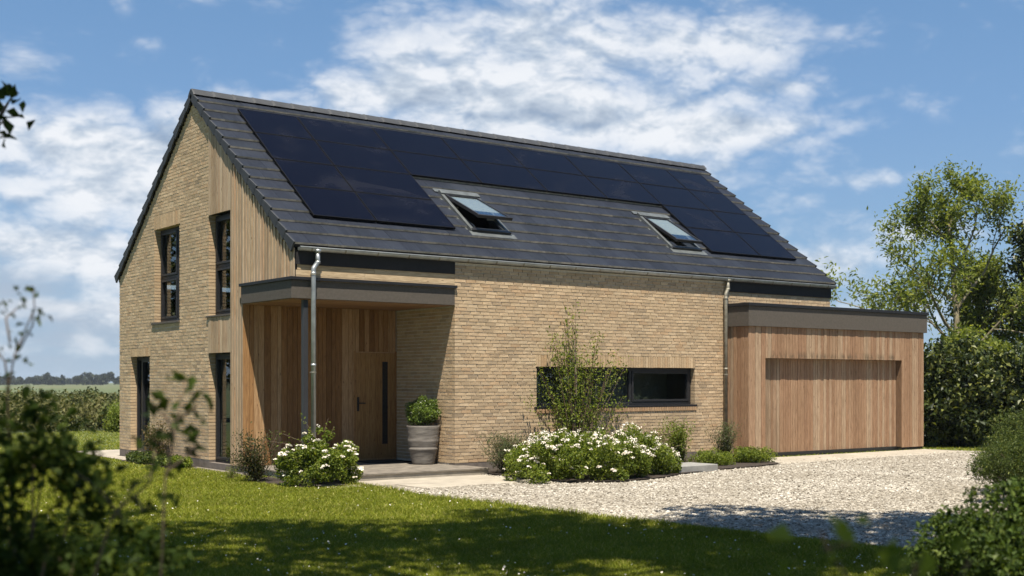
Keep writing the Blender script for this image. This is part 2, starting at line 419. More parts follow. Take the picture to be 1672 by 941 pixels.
def stems(name, base, tips, r, mat, parent, rng, n=5):
    mb = MB()
    for t in tips:
        b = np.array(base, float) + np.array([rng.normal(0, .04), rng.normal(0, .04), -.02]); t = np.array(t, float)
        md = (b*.55+t*.45); md[:2] = b[:2]*.7+t[:2]*.3 + rng.normal(0, .04, 2)
        mb.tube([b, md, t], [r, r*.7, r*.3], n)
    return mb.build(name, mat, parent, smooth=True)

def shrub(name, label, cat, base, radii, cz, mat, nleaf, lsize, seed, m=40, rr=(.12, .22), nst=9, aspect=.5, group=None, shell=.4, stem_r=.012):
    rng = np.random.default_rng(seed)
    t = thing(name, label, cat, base, group)
    c = (base[0], base[1], base[2]+cz)
    C = blob_clumps(rng, c, radii, m, rr, base[2]+rr[0]*.6)
    P, d = clump_points(rng, C, nleaf, shell)
    P = P[P[:, 2] > base[2]+.01]
    V, Fc = leaf_mesh(P, lsize, rng, aspect=aspect)
    np_obj('foliage', V, Fc, mat, t)
    tips = C[rng.choice(len(C), min(nst, len(C)), replace=False), :3]
    stems('stems', base, tips, stem_r, M['stem'], t, rng)
    return t, C, rng

# branching tree ---------------------------------------------------
def grow(rng, start, d, length, radius, level, maxl, out, tips, spread=.6, up=.15, nseg=4, kids=(3, 5), ratio=.62, wander=.13):
    p = np.array(start, float); d = np.array(d, float)/np.linalg.norm(d)
    pts = [p.copy()]; rads = [radius]; seg = length/nseg
    for i in range(nseg):
        d = d + rng.normal(0, wander, 3) + np.array([0, 0, up*.3]); d /= np.linalg.norm(d)
        p = p + d*seg; pts.append(p.copy()); rads.append(radius*(1-.62*(i+1)/nseg))
    out.append((pts, rads, level))
    if level == maxl:
        tips.append((pts, d)); return
    n = rng.integers(kids[0], kids[1]+1)
    for k in range(n):
        f = .3+.7*(k+rng.random())/n; j = min(int(f*nseg), nseg-1); u = f*nseg-j
        q = pts[j]*(1-u)+pts[j+1]*u
        a = rng.normal(size=3); a -= d*np.dot(a, d); a /= np.linalg.norm(a)+1e-9
        nd = d*(1-spread*.45) + a*spread*(1.1-.35*f) + np.array([0, 0, up])
        grow(rng, q, nd, length*ratio*(1.15-.45*f)*rng.uniform(.85, 1.15), rads[j]*.55, level+1, maxl, out, tips, spread, up, nseg, kids, ratio, wander)
    tips.append((pts[-2:], d))

def branch_mesh(out, name, mat, parent, n0=8):
    mb = MB()
    for pts, rads, lv in out: mb.tube(pts, [max(r, .004) for r in rads], max(3, n0-2*lv), caps=False)
    return mb.build(name, mat, parent, smooth=True)

# ------------------------------------------------------------------ HOUSE
XB, W, D, L = 3.365, 8.78, 2.10, 14.47
YR, ZR, YE, ZE = 4.44, 7.42, -.05, 3.96
XL, XR = -.05, 14.58
YE2 = 8.91; ZE2 = 3.98
SL = (ZR-ZE)/(YR-YE); SL2 = (ZR-ZE2)/(YE2-YR)
def roof_z(y): return ZE+SL*(y-YE) if y < YR else ZR-SL2*(y-YR)
house = thing('house', 'two storey buff brick house with timber cladding, dark tiled roof and solar panels', 'house', (0, 0, 0))

def courses(u0, u1, z0, z1, holes, rng, umax=None, phase=0.0, bl=.2275, ch=.0675):
    """list of bricks (ua, ub, za, zb, edge) between u0..u1; holes [(a,b,c,d)]"""
    res = []; nc = int((z1-z0)/ch); J = .0125
    for k in range(nc):
        za = z0+k*ch; zb = za+ch-J
        lo, hi = u0, u1
        if umax:
            r_ = umax(zb)
            if r_ is None: continue
            lo, hi = max(lo, r_[0]), min(hi, r_[1])
        if hi-lo < .05: continue
        spans = [(lo, hi, False, False)]
        for (a, b, c, d_) in holes:
            if zb > c+.004 and za < d_-.004:
                ns = []
                for (s, e, es, ee) in spans:
                    if b <= s or a >= e: ns.append((s, e, es, ee)); continue
                    if a-s > .03: ns.append((s, a, es, True))
                    if e-b > .03: ns.append((b, e, True, ee))
                spans = ns
        for (s, e, es, ee) in spans:
            off = [0, .5, .25, .75][k % 4]*bl + phase + rng.uniform(-.012, .012)
            u = s; first = True
            g = math.floor((s-off)/bl)
            cut = off+(g+1)*bl
            if cut-s < .05: cut += bl
            while u < e-.02:
                w = min(cut, e)
                if e-w < .05: w = e
                res.append((u, w-(J if w < e else 0), za, zb, (first and es) or (w >= e and ee)))
                first = False; u = w; cut = w+bl
    return res

def brick_np(bricks, mapf, rng, prot=.003, deep=.10, edge_deep=.16):
    """mapf(u, z, depth) -> xyz arrays; depth>0 goes into the wall"""
    B = np.array([b[:4] for b in bricks]); E = np.array([b[4] for b in bricks])
    n = len(B); pr_ = rng.normal(0, .0010, n)
    jit = lambda: rng.normal(0, .0021, n)
    dp = np.where(E, edge_deep, deep)
    V = np.zeros((n, 8, 3))
    for i, (uu, zz) in enumerate([(0, 2), (1, 2), (1, 3), (0, 3)]):
        V[:, i] = mapf(B[:, uu]+jit()*(~E), B[:, zz]+jit(), pr_+jit()*.6)
        V[:, i+4] = mapf(B[:, uu], B[:, zz], dp)
    idx = np.arange(n)[:, None]*8
    fs = np.concatenate([idx+np.array(f) for f in [(0, 1, 2, 3), (7, 6, 5, 4), (1, 0, 4, 5), (2, 1, 5, 6), (3, 2, 6, 7), (0, 3, 7, 4)]])
    return V.reshape(-1, 3), fs

rb = np.random.default_rng(3)
def gmap(u, z, d): return np.stack([d+0*u, u, z], -1)
def fmap(u, z, d): return np.stack([u, d+0*u, z], -1)
def rmap(u, z, d): return np.stack([XB+d, u, z], -1)
GX = .0155     # mortar recess

# openings in the gable: (y0,y1,z0,z1)
W1 = (5.19, 6.60, 2.85, 4.86); W3 = (6.88, 8.06, .02, 2.14)
STRIP = (2.61, 3.69)
def gable_lim(z):
    # brick extent in y at height z, following the roof underside
    zz = z+.12
    lo = max(3.69, YE+(zz-ZE)/SL) if zz > ZE else 3.69
    hi = min(W, YR+(ZR-zz)/SL2) if zz > ZE2 else W
    return (lo, hi) if hi > lo else None
gb = courses(3.69, W, .045, 7.35, [W1, W3, (5.15, 6.62, 4.86, 5.17), (6.84, 8.10, 2.14, 2.335)], rb, gable_lim)
gb = [(a, b, c, d, e or abs(a-3.69) < .001) for a, b, c, d, e in gb]
Vg, Fg = brick_np(gb, gmap, rb)
wall_g = np_obj('gable_wall', Vg, Fg, M['brick'], house)
mort = poly_with_holes('mortar', [(3.70, -.12), (W-.01, -.12), (W-.01, roof_z(W)-.13), (YR, ZR-.13), (3.70, roof_z(3.70)-.13)],
    [rect(W1[0]-.012, W1[1]+.012, W1[2]-.01, W1[3]+.012), rect(W3[0]-.012, W3[1]+.012, W3[2], W3[3]+.012)],
    lambda u, z: (.0088, u, z), (.28, 0, 0), M['mortar'], house)
join_into(wall_g, [mort])

# front brick wall, beside and above the garage
FWIN = (5.34, 9.80, 1.04, 1.88)
fb = courses(XB, L, .04, 3.86, [FWIN, (FWIN[0]-.02, FWIN[1]+.02, 1.88, 2.105), (10.95, 15, -1, 3.15)], rb, None, .05)
fb = [(a, b, c, d, e) for a, b, c, d, e in fb]
Vf, Ff = brick_np(fb, fmap, rb)
wall_f = np_obj('front_wall', Vf, Ff, M['brick'], house)
mort = poly_with_holes('mortar', rect(XB+.008, L-.01, -.12, 3.86), [rect(FWIN[0]-.012, FWIN[1]+.012, FWIN[2]-.01, FWIN[3]+.012)], lambda u, z: (u, GX, z), (0, .28, 0), M['mortar'], house)
# return wall of the porch recess
rbk = courses(.104, D, .04, 3.02, [], rb, None, .1)
Vr, Fr = brick_np(rbk, rmap, rb)
wall_r = np_obj('porch_side_wall', Vr, Fr, M['brick'], house)
m2 = MB().box(XB+.008, XB+.25, .291, D+.2, -.12, 3.05).build('mortar', M['mortar'], house)
join_into(wall_r, [m2]); join_into(wall_f, [mort])

# plain rear and far walls, floors (close the volume)
mb = MB(); mb.box(.3, L, W-.3, W-.012, -.12, 3.75)
mb.box(L-.3, L-.012, .30, W-.31, -.12, 3.75)
poly = [(.3, 3.75), (W-.3, 3.75), (YR, ZR-.4)]
mb.add([(L-.3, y, z) for y, z in poly]+[(L-.02, y, z) for y, z in poly], [(0, 1, 2), (5, 4, 3), (0, 3, 4, 1), (1, 4, 5, 2), (2, 5, 3, 0)])
mb.build('rear_wall', M['mortar'], house)
MB().box(.3, L-.33, W-.34, W-.302, -.02, 3.7).build('dark_lining', M['dark'], house)  # lining added behind the windows; the gloom of the rooms is in its colour
MB().box(.3, L-.35, D+.25, W-.35, 2.45, 2.72).build('upper_floor', M['dark'], house)
MB().box(.3, L-.31, .3, W-.31, -.12, -.02).build('ground_floor', M['dark'], house)
# plinth
mb = MB(); mb.box(.003, .2, 8.07, W-.003, -.16, .042); mb.box(.003, .2, 3.695, 6.87, -.16, .03); mb.box(.0035, .2, 6.87, 8.07, -.16, .016)
mb.box(.004, .2, 2.12, 3.69, -.16, -.005); mb.box(XB+.004, 10.8, .003, .2, -.16, .034)
mb.build('plinth', M['plinth'], house)

# soldier courses and sills
def soldier(u0, u1, z0, z1, mapf, name, parent):
    n = int(round((u1-u0)/.071)); w = (u1-u0)/n
    bs = [(u0+i*w, u0+(i+1)*w-.010, z0+.004, z1-.008, True) for i in range(n)]
    V, Fc = brick_np(bs, mapf, rb, edge_deep=.16); return np_obj(name, V, Fc, M['soldier'], parent)

def window(name, mapf, u0, u1, z0, z1, recess, mull=(), trans=(), fw=.065, sash=(), depth=.08, glass='glass'):
    """frame with bars; mapf(u,z,d)->xyz scalars. sash: (ua,ub,za,zb) opening lights with a second frame"""
    mb = MB()
    def bar(a, b, c, d_, p0, p1):
        P = [mapf(a, c, p0), mapf(b, c, p0), mapf(b, c, p1), mapf(a, c, p1), mapf(a, d_, p0), mapf(b, d_, p0), mapf(b, d_, p1), mapf(a, d_, p1)]
        mb.box8(P)
    r0, r1 = recess, recess+depth
    bar(u0, u0+fw, z0, z1, r0, r1); bar(u1-fw, u1, z0, z1, r0, r1)
    bar(u0+fw, u1-fw, z0, z0+fw, r0, r1); bar(u0+fw, u1-fw, z1-fw, z1, r0, r1)
    for m_ in mull: bar(m_-fw*.5, m_+fw*.5, z0+fw, z1-fw, r0+.003, r1-.003)
    for (t_, a, b) in trans: bar(a, b, t_-fw*.5, t_+fw*.5, r0+.005, r1-.005)
    for (a, b, c, d_) in sash:
        g = .045
        bar(a, a+g, c, d_, r0-.014, r0+.05); bar(b-g, b, c, d_, r0-.014, r0+.05)
        bar(a+g, b-g, c, c+g, r0-.014, r0+.05); bar(a+g, b-g, d_-g, d_, r0-.014, r0+.05)
    o = mb.build(name, M['frame'], house, bevel=.004)
    g = MB(); q = recess+depth*.55
    g.box8([mapf(u0+.03, z0+.03, q), mapf(u1-.03, z0+.03, q), mapf(u1-.03, z0+.03, q+.006), mapf(u0+.03, z0+.03, q+.006),
            mapf(u0+.03, z1-.03, q), mapf(u1-.03, z1-.03, q), mapf(u1-.03, z1-.03, q+.006), mapf(u0+.03, z1-.03, q+.006)])
    g.build('pane', M[glass], o)
    return o
gm = lambda u, z, d: (d, u, z)
fm = lambda u, z, d: (u, d, z)
REC = .14
w1 = window('window', gm, 5.19, 6.60, 2.87, 4.86, REC, mull=(5.62,), trans=((3.82, 5.65, 6.53),), sash=((5.66, 6.53, 3.86, 4.79), (5.66, 6.53, 2.94, 3.78)))
w1['label'] = 'upper gable window under a soldier brick lintel'
soldier(5.15, 6.62, 4.865, 5.172, gmap, 'lintel', w1)
MB().box(-.035, .15, 5.17, 6.72, 2.815, 2.862).build('sill', M['fascia'], w1, bevel=.004)
w2 = window('window', gm, 2.62, 3.685, 2.89, 4.86, REC, mull=(), trans=((3.86, 2.69, 3.62),), sash=((2.69, 3.62, 3.90, 4.79), (2.69, 3.62, 2.96, 3.82)))
w2['label'] = 'tall upper window between the two timber panels'
MB().box(-.035, .15, 2.60, 3.76, 2.852, 2.886).build('sill', M['fascia'], w2, bevel=.004)
w3 = window('window', gm, 6.89, 8.05, .02, 2.135, REC, mull=(7.72,), sash=((6.95, 7.68, .09, 2.07),))
w3['label'] = 'narrow ground floor window near the rear corner'
soldier(6.84, 8.10, 2.145, 2.338, gmap, 'lintel', w3)
w4 = window('glazed_door', gm, 2.62, 3.685, -.01, 2.14, REC, mull=(), sash=((2.69, 3.62, .06, 2.07),))
w4['label'] = 'dark full height glazed door in the gable'
w5 = window('window', fm, 5.35, 9.79, 1.09, 1.875, REC-.02, mull=(7.02, 7.98), sash=((8.02, 9.72, 1.16, 1.81),))
w5['label'] = 'long low letterbox window in the front wall'
soldier(5.32, 9.82, 1.885, 2.132, fmap, 'lintel', w5)
MB().box(5.28, 9.86, -.020, .14, 1.045, 1.086).build('sill', M['trim'], w5, bevel=.004)
mb = MB()
for i in range(63):
    a = 5.34+i*.0716; mb.box(a, a+.062, -.016, .10, .955, 1.042)
mb.build('brick_sill', brick_mat('sill_brick', (.72, .58, .5)), w5, bevel=.003)
# behind the long window: blind, curtain, room wall
MB().box(7.03, 7.97, .26, .275, 1.0, 1.95).build('blind', M['blind'], w5)
mb = MB(); pts = [(5.36+.45*i/40, .34+.03*sin(i*1.6)) for i in range(41)]
mb.rings([[(x, y, .9) for x, y in pts], [(x, y, 2.0) for x, y in pts]], False, closed=False); mb.build('curtain', M['curtain'], w5)
MB().box(4.6, 10.4, 1.5, 1.55, 0, 2.4).build('room_wall', M['white_wall'], house)
# right reveal of long window is brick (deep edge bricks); timber infills of the gable strip
def boards(mapf, u0, u1, zb, zt, w, name, mat, parent, rng, gap=.007, thick=.022, proud=.0, wj=.12, slope=None, base=True, alt=0):
    """vertical boards; zt may be a function of u"""
    mb = MB(); u = u0
    while u < u1-.004:
        w_ = w*(1+rng.uniform(-wj, wj)); e = min(u+w_, u1)
        if u1-e < w*.3: e = u1
        kk = kk+1 if u > u0 else 0
        f = proud+rng.uniform(-.0035, .0035)+(alt if kk % 2 else -alt)
        za = zb(u) if callable(zb) else zb
        z1, z2 = (zt(u), zt(e-gap)) if callable(zt) else (zt, zt)
        z1 = z1; p0 = -f; p1 = -f+thick
        mb.box8([mapf(u, za, p0), mapf(e-gap, za, p0), mapf(e-gap, za, p1), mapf(u, za, p1), mapf(u, z1, p0), mapf(e-gap, z2, p0), mapf(e-gap, z2, p1), mapf(u, z1, p1)])
        u = e
    if base:
        za = zb(u0) if callable(zb) else zb
        z1, z2 = (zt(u0), zt(u1)) if callable(zt) else (zt, zt)
        q0 = -proud+.016; q1 = q0+.06
        mb.box8([mapf(u0+.004, za, q0), mapf(u1-.004, za, q0), mapf(u1-.004, za, q1), mapf(u0+.004, za, q1), mapf(u0+.004, z1-.02, q0), mapf(u1-.004, z2-.02, q0), mapf(u1-.004, z2-.02, q1), mapf(u0+.004, z1-.02, q1)], 1)
    return mb.build(name, [mat, M['fascia_dark']], parent)
rt = np.random.default_rng(11)
ceil = lambda u: roof_z(u)-.09
g1 = boards(gm, 0.0, D, 3.36, ceil, .062, 'gable_cladding', M['gable_timber'], house, rt, proud=.025, alt=.007, gap=.009)
g2 = boards(gm, D, 2.605, .0, ceil, .062, 'tmp', M['gable_timber'], house, rt, proud=.025, alt=.007, gap=.009)
join_into(g1, [g2])
boards(gm, 2.612, 3.683, 4.87, ceil, .085, 'upper_timber_panel', M['gable_timber'], house, rt, proud=.012, gap=.01)
boards(gm, 2.612, 3.683, 2.15, 2.85, .085, 'lower_timber_panel', M['gable_timber'], house, rt, proud=.018)
# structural backing behind gable timber
mb = MB(); mb.box(.09, .28, .10, 2.58, 3.10, 3.75); mb.box(.09, .28, D+.09, 2.58, -.1, 3.09)
pz = [(.10, 3.76), (2.60, 3.76), (2.60, roof_z(2.60)-.25), (.10, roof_z(.10)-.25)]
mb.add([(.09, y, z) for y, z in pz]+[(.28, y, z) for y, z in pz], [(0, 1, 2, 3), (7, 6, 5, 4), (0, 4, 5, 1), (1, 5, 6, 2), (2, 6, 7, 3), (3, 7, 4, 0)])
mb.box(.09, .28, 2.59, 3.71, 4.90, 5.70)
mb.build('inner_frame', M['fascia_dark'], house)
# porch back wall
pb = boards(fm, .0, 2.40, .0, 3.06, .115, 'porch_cladding', M['porch_timber'], house, rt, proud=-D+.0, wj=.3)
p2 = boards(fm, 2.405, 3.345, 2.19, 3.06, .10, 'tmp', M['porch_timber'], house, rt, proud=-D, wj=.25)
p3 = MB().box(.02, 3.36, D+.08, D+.24, -.1, 3.09).build('tmp', M['fascia_dark'], house)
join_into(pb, [p2, p3])
# front door
mb = MB(); n = 8
for i in range(n):
    a = 2.41+i*(3.32-2.41)/n; mb.box(a, a+(3.32-2.41)/n-.0025, D-.002, D+.04, .045, 2.165)
mb.box(2.41, 3.32, D+.003, D+.05, .046, 2.164)
door = mb.build('front_door', M['door'], house)
MB().box(3.025, 3.15, D-.008, D+.02, .33, 1.99).build('glazing_strip', M['frame'], door, bevel=.003)
MB().box(3.045, 3.13, D-.012, D+.0, .35, 1.97).build('pane', M['glass'], door)
mb = MB().box(2.44, 2.485, D-.014, D-.001, 1.0, 1.28); mb.tube([(2.462, D-.01, 1.16), (2.462, D-.06, 1.16)], .011, 8); mb.tube([(2.462, D-.055, 1.16), (2.60, D-.055, 1.158)], .012, 8); mb.tube([(2.462, D-.014, 1.235), (2.462, D-.03, 1.235)], .015, 8)
mb.build('handle', M['black'], door, smooth=False)
MB().box(2.37, 2.407, D-.004, D+.06, .03, 2.20).box(3.323, 3.36, D-.004, D+.06, .03, 2.20).box(2.407, 3.323, D-.003, D+.06, 2.168, 2.188).box(2.405, 3.33, D-.03, D+.06, .0, .043).build('door_frame', M['porch_timber'], door)

# timber band and fascia boards under the eaves
mb = MB()
for i, (a, b) in enumerate([(3.33, 3.437), (3.443, 3.535), (3.541, 3.63)]): mb.box(.025, 1.2+.2*i, 0.0+.002*i, .03, a, b); mb.box(1.204+.2*i, XB-.002, 0.0+.001*i, .03, a, b)
mb.box(.03, XB-.004, .022, .09, 3.33, 3.63, 0); mb.build('front_timber_band', M['band_timber'], house)
MB().box(.022, XB-.003, -.016, .10, 3.63, 3.885).build('fascia_board', M['fascia_dark'], house)['label'] = 'dark eaves board over the porch'
MB().box(10.86, L+.01, -.022, .0, 3.63, 3.885).build('fascia_board', M['fascia_dark'], house)['label'] = 'dark eaves board above the garage'
# canopy
CZ0, CZ1 = 3.04, 3.415
can = MB().box(-.062, XB-.003, -.006, D-.05, CZ0, CZ1-.06).build('canopy', M['fascia'], house, bevel=.004)
MB().box(-.095, XB+.03, -.05, -.0065, CZ1-.055, CZ1).box(-.095, -.0635, -.0065, D-.02, CZ1-.055, CZ1).box(-.0635, .5, -.0065, D-.02, CZ1-.059, CZ1-.002).build('edge_trim', M['trim'], can, bevel=.004)
mb = MB()
for i in range(17):
    y = .03+i*.119; mb.box(-.03, XB-.04, y, min(y+.113, D-.06), CZ0-.014, CZ0+.02)
mb.build('soffit', M['soffit'], can)
MB().box(.20, .29, .05, .14, -.02, CZ0-.016).build('post', M['steel'], house, bevel=.004)

# roof ------------------------------------------------------------
NX = np.array([0, -SL, 1.])/sqrt(1+SL*SL); TS = np.array([0, 1, SL])/sqrt(1+SL*SL)
SLEN = (YR-YE)*sqrt(1+SL*SL); SLEN2 = (YE2-YR)*sqrt(1+SL2*SL2)
NX2 = np.array([0, SL2, 1.])/sqrt(1+SL2*SL2); TS2 = np.array([0, -1, SL2])/sqrt(1+SL2*SL2)
def rp(x, s, h=0): return np.array([x, YE, ZE]) + TS*s + NX*h
def rp2(x, s, h=0): return np.array([x, YE2, ZE2]) + TS2*s + NX2*h
rr_ = np.random.default_rng(5)
NCO = 15; G = SLEN/NCO
mb = MB()
SKY = [(4.22, 5.20, .95, 2.46), (9.77, 10.73, .98, 2.45)]
for fn, front in ((rp, True), (rp2, False)):
    SLn = SLEN if front else SLEN2; g = SLn/NCO
    for k in range(NCO):
        x = XL + (.33*.5 if k % 2 else 0); xs = [XL]
        while x < XR-.02:
            x += .332
            if x-xs[-1] > .1: xs.append(min(x, XR))
        if xs[-1] < XR: xs.append(XR)
        if not front: xs = [XL, XR]
        for a, b in zip(xs[:-1], xs[1:]):
            s0 = k*g-.0 + rr_.normal(0, .0018); s1 = (k+1)*g+.05 if k < NCO-1 else SLn-.01
            skip = front and any(a > u0+.02 and b < u1-.02 and s0 > v0 and s1 < v1 for u0, u1, v0, v1 in SKY)
            if skip: continue
            h = rr_.normal(0, .0010); hb = .052+h; ht = .006+h
            cf = .014+rr_.normal(0, .001)
            P = [fn(a, s0, hb-.032), fn(b-.003, s0, hb-.032), fn(b-.003, s1, ht-.03), fn(a, s1, ht-.03), fn(a, s0+cf, hb), fn(b-.003, s0+cf, hb), fn(b-.003, s1, ht), fn(a, s1, ht)]
            mb.box8(P, 0, [0, 0, 1, 0, 0, 0])
# roof deck under the tiles
a = MB()
for fn, SLn in ((rp, SLEN), (rp2, SLEN2)):
    pass
roof = mb.build('roof', [M['tile'], M['tile_edge']], house)
mb = MB()
def deck_strip(x0, x1, s0, s1):
    mb.box8([rp(x0, s0, -.13), rp(x1, s0, -.13), rp(x1, s1, -.13), rp(x0, s1, -.13), rp(x0, s0, -.012), rp(x1, s0, -.012), rp(x1, s1, -.012), rp(x0, s1, -.012)])
# leave holes for the roof windows
xc = [.0, 4.30, 5.12, 9.85, 10.65, L]
deck_strip(0, L, .03, 1.03); deck_strip(0, L, 2.39, SLEN-.08)
deck_strip(0, 4.30, 1.03, 2.39); deck_strip(5.12, 9.85, 1.03, 2.39); deck_strip(10.65, L, 1.03, 2.39)
mb.box8([rp2(0, .03, -.13), rp2(L, .03, -.13), rp2(L, SLEN2-.08, -.13), rp2(0, SLEN2-.08, -.13), rp2(0, .03, -.012), rp2(L, .03, -.012), rp2(L, SLEN2-.08, -.012), rp2(0, SLEN2-.08, -.012)])
mb.build('roof_deck', M['fascia_dark'], roof)
# verge tiles: one hanging flange per course, both gables, both slopes
for x0, x1 in ((XL-.016, XL+.02), (XR-.02, XR+.016)):
    mb = MB()
    for fn, SLn in ((rp, SLEN), (rp2, SLEN2)):
        g = SLn/NCO
        for k in range(NCO):
            s0 = k*g-.012; s1 = (k+1)*g+.006
            P = [fn(x0, s0, -.135), fn(x1, s0, -.135), fn(x1, s1, -.095), fn(x0, s1, -.095), fn(x0, s0, .07), fn(x1, s0, .07), fn(x1, s1, .014), fn(x0, s1, .014)]
            mb.box8(P)
    mb.build('verge_tiles', M['verge'], roof, bevel=.003)
mb = MB(); nr = 33; step = (XR-XL+.03)/nr
for i in range(nr):
    x0 = XL-.015+i*step; x1 = x0+step+.03
    R = []
    for x, e in ((x0, 0), (x0+.03, .012), (x1-.05, .006), (x1, .018)):
        prof = [(-.15, -.075), (-.11, -.02), (-.045, .047), (0, .066), (.045, .047), (.11, -.02), (.15, -.075)]
        R.append([(x, YR+p[0]*(1+e*3), ZR+.022+p[1]+e) for p in prof])
    mb.rings(R)
mb.build('ridge_tiles', M['verge'], roof)

# solar panels ------------------------------------------------------
PX = [.70, 2.03, 3.83, 5.64, 7.45, 9.25, 11.0, 12.69, 14.0]
PS = [.93, 2.0, 3.02, 4.06, 5.07]
def panel(x0, x1, s0, s1):
    g = .011; h0, h1 = .055, .098
    x0 += g; x1 -= g; s0 += g; s1 -= g; f = .012
    mb = MB()
    for a, b, c, d_ in ((x0, x1, s0, s0+f), (x0, x1, s1-f, s1), (x0, x0+f, s0+f, s1-f), (x1-f, x1, s0+f, s1-f)):
        mb.box8([rp(a, c, h0), rp(b, c, h0), rp(b, d_, h0), rp(a, d_, h0), rp(a, c, h1), rp(b, c, h1), rp(b, d_, h1), rp(a, d_, h1)])
    o = mb.build('solar_panel', M['panel_frame'], house)
    a, b, c, d_ = x0+f+.001, x1-f-.001, s0+f+.001, s1-f-.001; h1 -= .003; t = rr_.normal(0, .0012, 4)
    MB().box8([rp(a, c, h0+.01), rp(b, c, h0+.01), rp(b, d_, h0+.01), rp(a, d_, h0+.01), rp(a, c, h1+t[0]), rp(b, c, h1+t[1]), rp(b, d_, h1+t[2]), rp(a, d_, h1+t[3])]).build('cell_glass', M['panel'], o)
for i in range(8):
    for j in range(4):
        if j >= 2 or i in (0, 1, 6, 7): panel(PX[i], PX[i+1], PS[j], PS[j+1])
mb = MB()
for i0, i1, j0, j1 in ((0, 2, 0, 4), (2, 6, 2, 4), (6, 8, 0, 4)):
    for j in range(j0, j1):
        for o_ in (.22, .8):
            s = PS[j]+o_; a, b = PX[i0]+.05, PX[i1]-.05
            mb.box8([rp(a, s, .03), rp(b, s, .03), rp(b, s+.04, .03), rp(a, s+.04, .03), rp(a, s, .056), rp(b, s, .056), rp(b, s+.04, .056), rp(a, s+.04, .056)])
mb.build('panel_rails', M['panel_frame'], house)

# roof windows -----------------------------------------------------
def skylight(u0, u1, v0, v1, ang, label):
    def bx(mb, a, b, c, d_, h0, h1, f=rp):
        mb.box8([f(a, c, h0), f(b, c, h0), f(b, d_, h0), f(a, d_, h0), f(a, c, h1), f(b, c, h1), f(b, d_, h1), f(a, d_, h1)])
    mb = MB(); w = .075
    bx(mb, u0, u0+w, v0, v1, -.12, .085); bx(mb, u1-w, u1, v0, v1, -.12, .085)
    bx(mb, u0+w, u1-w, v0, v0+w, -.12, .075)
    o = mb.build('skylight', M['flashing'], house, bevel=.005); o['label'] = label
    mb = MB(); bx(mb, u0-.002, u1+.002, v1-.13, v1+.012, .06, .115); mb.build('head_cover', M['flashing'], o, bevel=.01)
    mb = MB(); bx(mb, u0+w+.003, u1-w-.003, v0+.003, v0+w+.02, .03, .09); bx(mb, u0+.01, u1-.01, v0-.02, v0+.05, .07, .10); mb.build('bottom_rail', M['black'], o, bevel=.006)
    mb = MB(); bx(mb, u0-.06, u1+.08, v0-.16, v0-.0, .038, .052); bx(mb, u0-.05, u0-.003, v0, v1+.05, .006, .020); bx(mb, u1+.003, u1+.05, v0, v1+.05, .006, .020); bx(mb, u0-.07, u1+.07, v1+.013, v1+.14, .040, .054)
    mb.build('flashing', M['flashing'], o)
    # sash hinged at the head, swung outwards by ang
    hs = v1-.14; ca, sa = cos(ang), sin(ang)
    def sp(x, t, h):   # t measured down from the hinge
        return rp(x, hs - t*ca + h*sa, .085 + t*sa + h*ca)
    mb = MB(); T = hs-v0-.04; a, b = u0+w+.008, u1-w-.008; g = .042
    def sb(mb, x0, x1, t0, t1, h0, h1):
        mb.box8([sp(x0, t1, h0), sp(x1, t1, h0), sp(x1, t0, h0), sp(x0, t0, h0), sp(x0, t1, h1), sp(x1, t1, h1), sp(x1, t0, h1), sp(x0, t0, h1)])
    sb(mb, a, a+g, 0, T, -.05, .012); sb(mb, b-g, b, 0, T, -.05, .012); sb(mb, a+g, b-g, 0, g, -.05, .012); sb(mb, a-.02, b+.02, T-g*1.2, T+.01, -.05, .012)
    sash = mb.build('sash', M['frame'], o, bevel=.005)
    mb = MB(); sb(mb, a+g-.01, b-g+.01, g-.01, T-g, -.01, -.002); mb.build('pane', M['glass_sky'], o)
    mb = MB(); sb(mb, a+g+.004, b-g-.004, g, T*.72, -.022, -.018); mb.build('roller_blind', M['blind_pale'], o)
skylight(*SKY[0], rad(13), 'left roof window propped open')
skylight(*SKY[1], rad(8), 'right roof window slightly open')

# gutters and downpipes ----------------------------------------------
def gutter(y, z, sgn, label):
    R = []; n = 11; x0, x1 = XL+.10, XR-.02
    rr2 = .062
    outer = [(y+sgn*rr2*cos(pi*j/(n-1)), z-rr2*sin(pi*j/(n-1))) for j in range(n)]
    inner = [(y+sgn*(rr2-.006)*cos(pi*j/(n-1)), z-(rr2-.006)*sin(pi*j/(n-1))) for j in reversed(range(n))]
    prof = outer+inner
    mb = MB().rings([[(x0, a, b) for a, b in prof], [(x1, a, b) for a, b in prof]])
    for x in (x0, x1-.004): mb.rings([[(x, a, b) for a, b in outer], [(x+.004, a, b) for a, b in outer]])
    mb.tube([(x0, y-abs(rr2)*1.0, z+.004), (x1, y-abs(rr2)*1.0, z+.004)], .010, 6) if sgn < 0 else None
    o = mb.build('gutter', M['zinc'], house); o['label'] = label
    for i in range(22):
        mb = MB()
        x = x0+.22+i*.665; rb_ = rr2+.005
        oo = [(y+sgn*rb_*cos(pi*j/(n-1)), z-rb_*sin(pi*j/(n-1))) for j in range(n)]
        mb.rings([[(x, a, b) for a, b in oo], [(x+.028, a, b) for a, b in oo]])
        mb.build('gutter_bracket', M['zinc_old'], o)
    return o
g = gutter(-.062, 3.925, -1, 'front zinc gutter')
gutter(YE2+.062-.05, 3.945, 1, 'rear gutter')
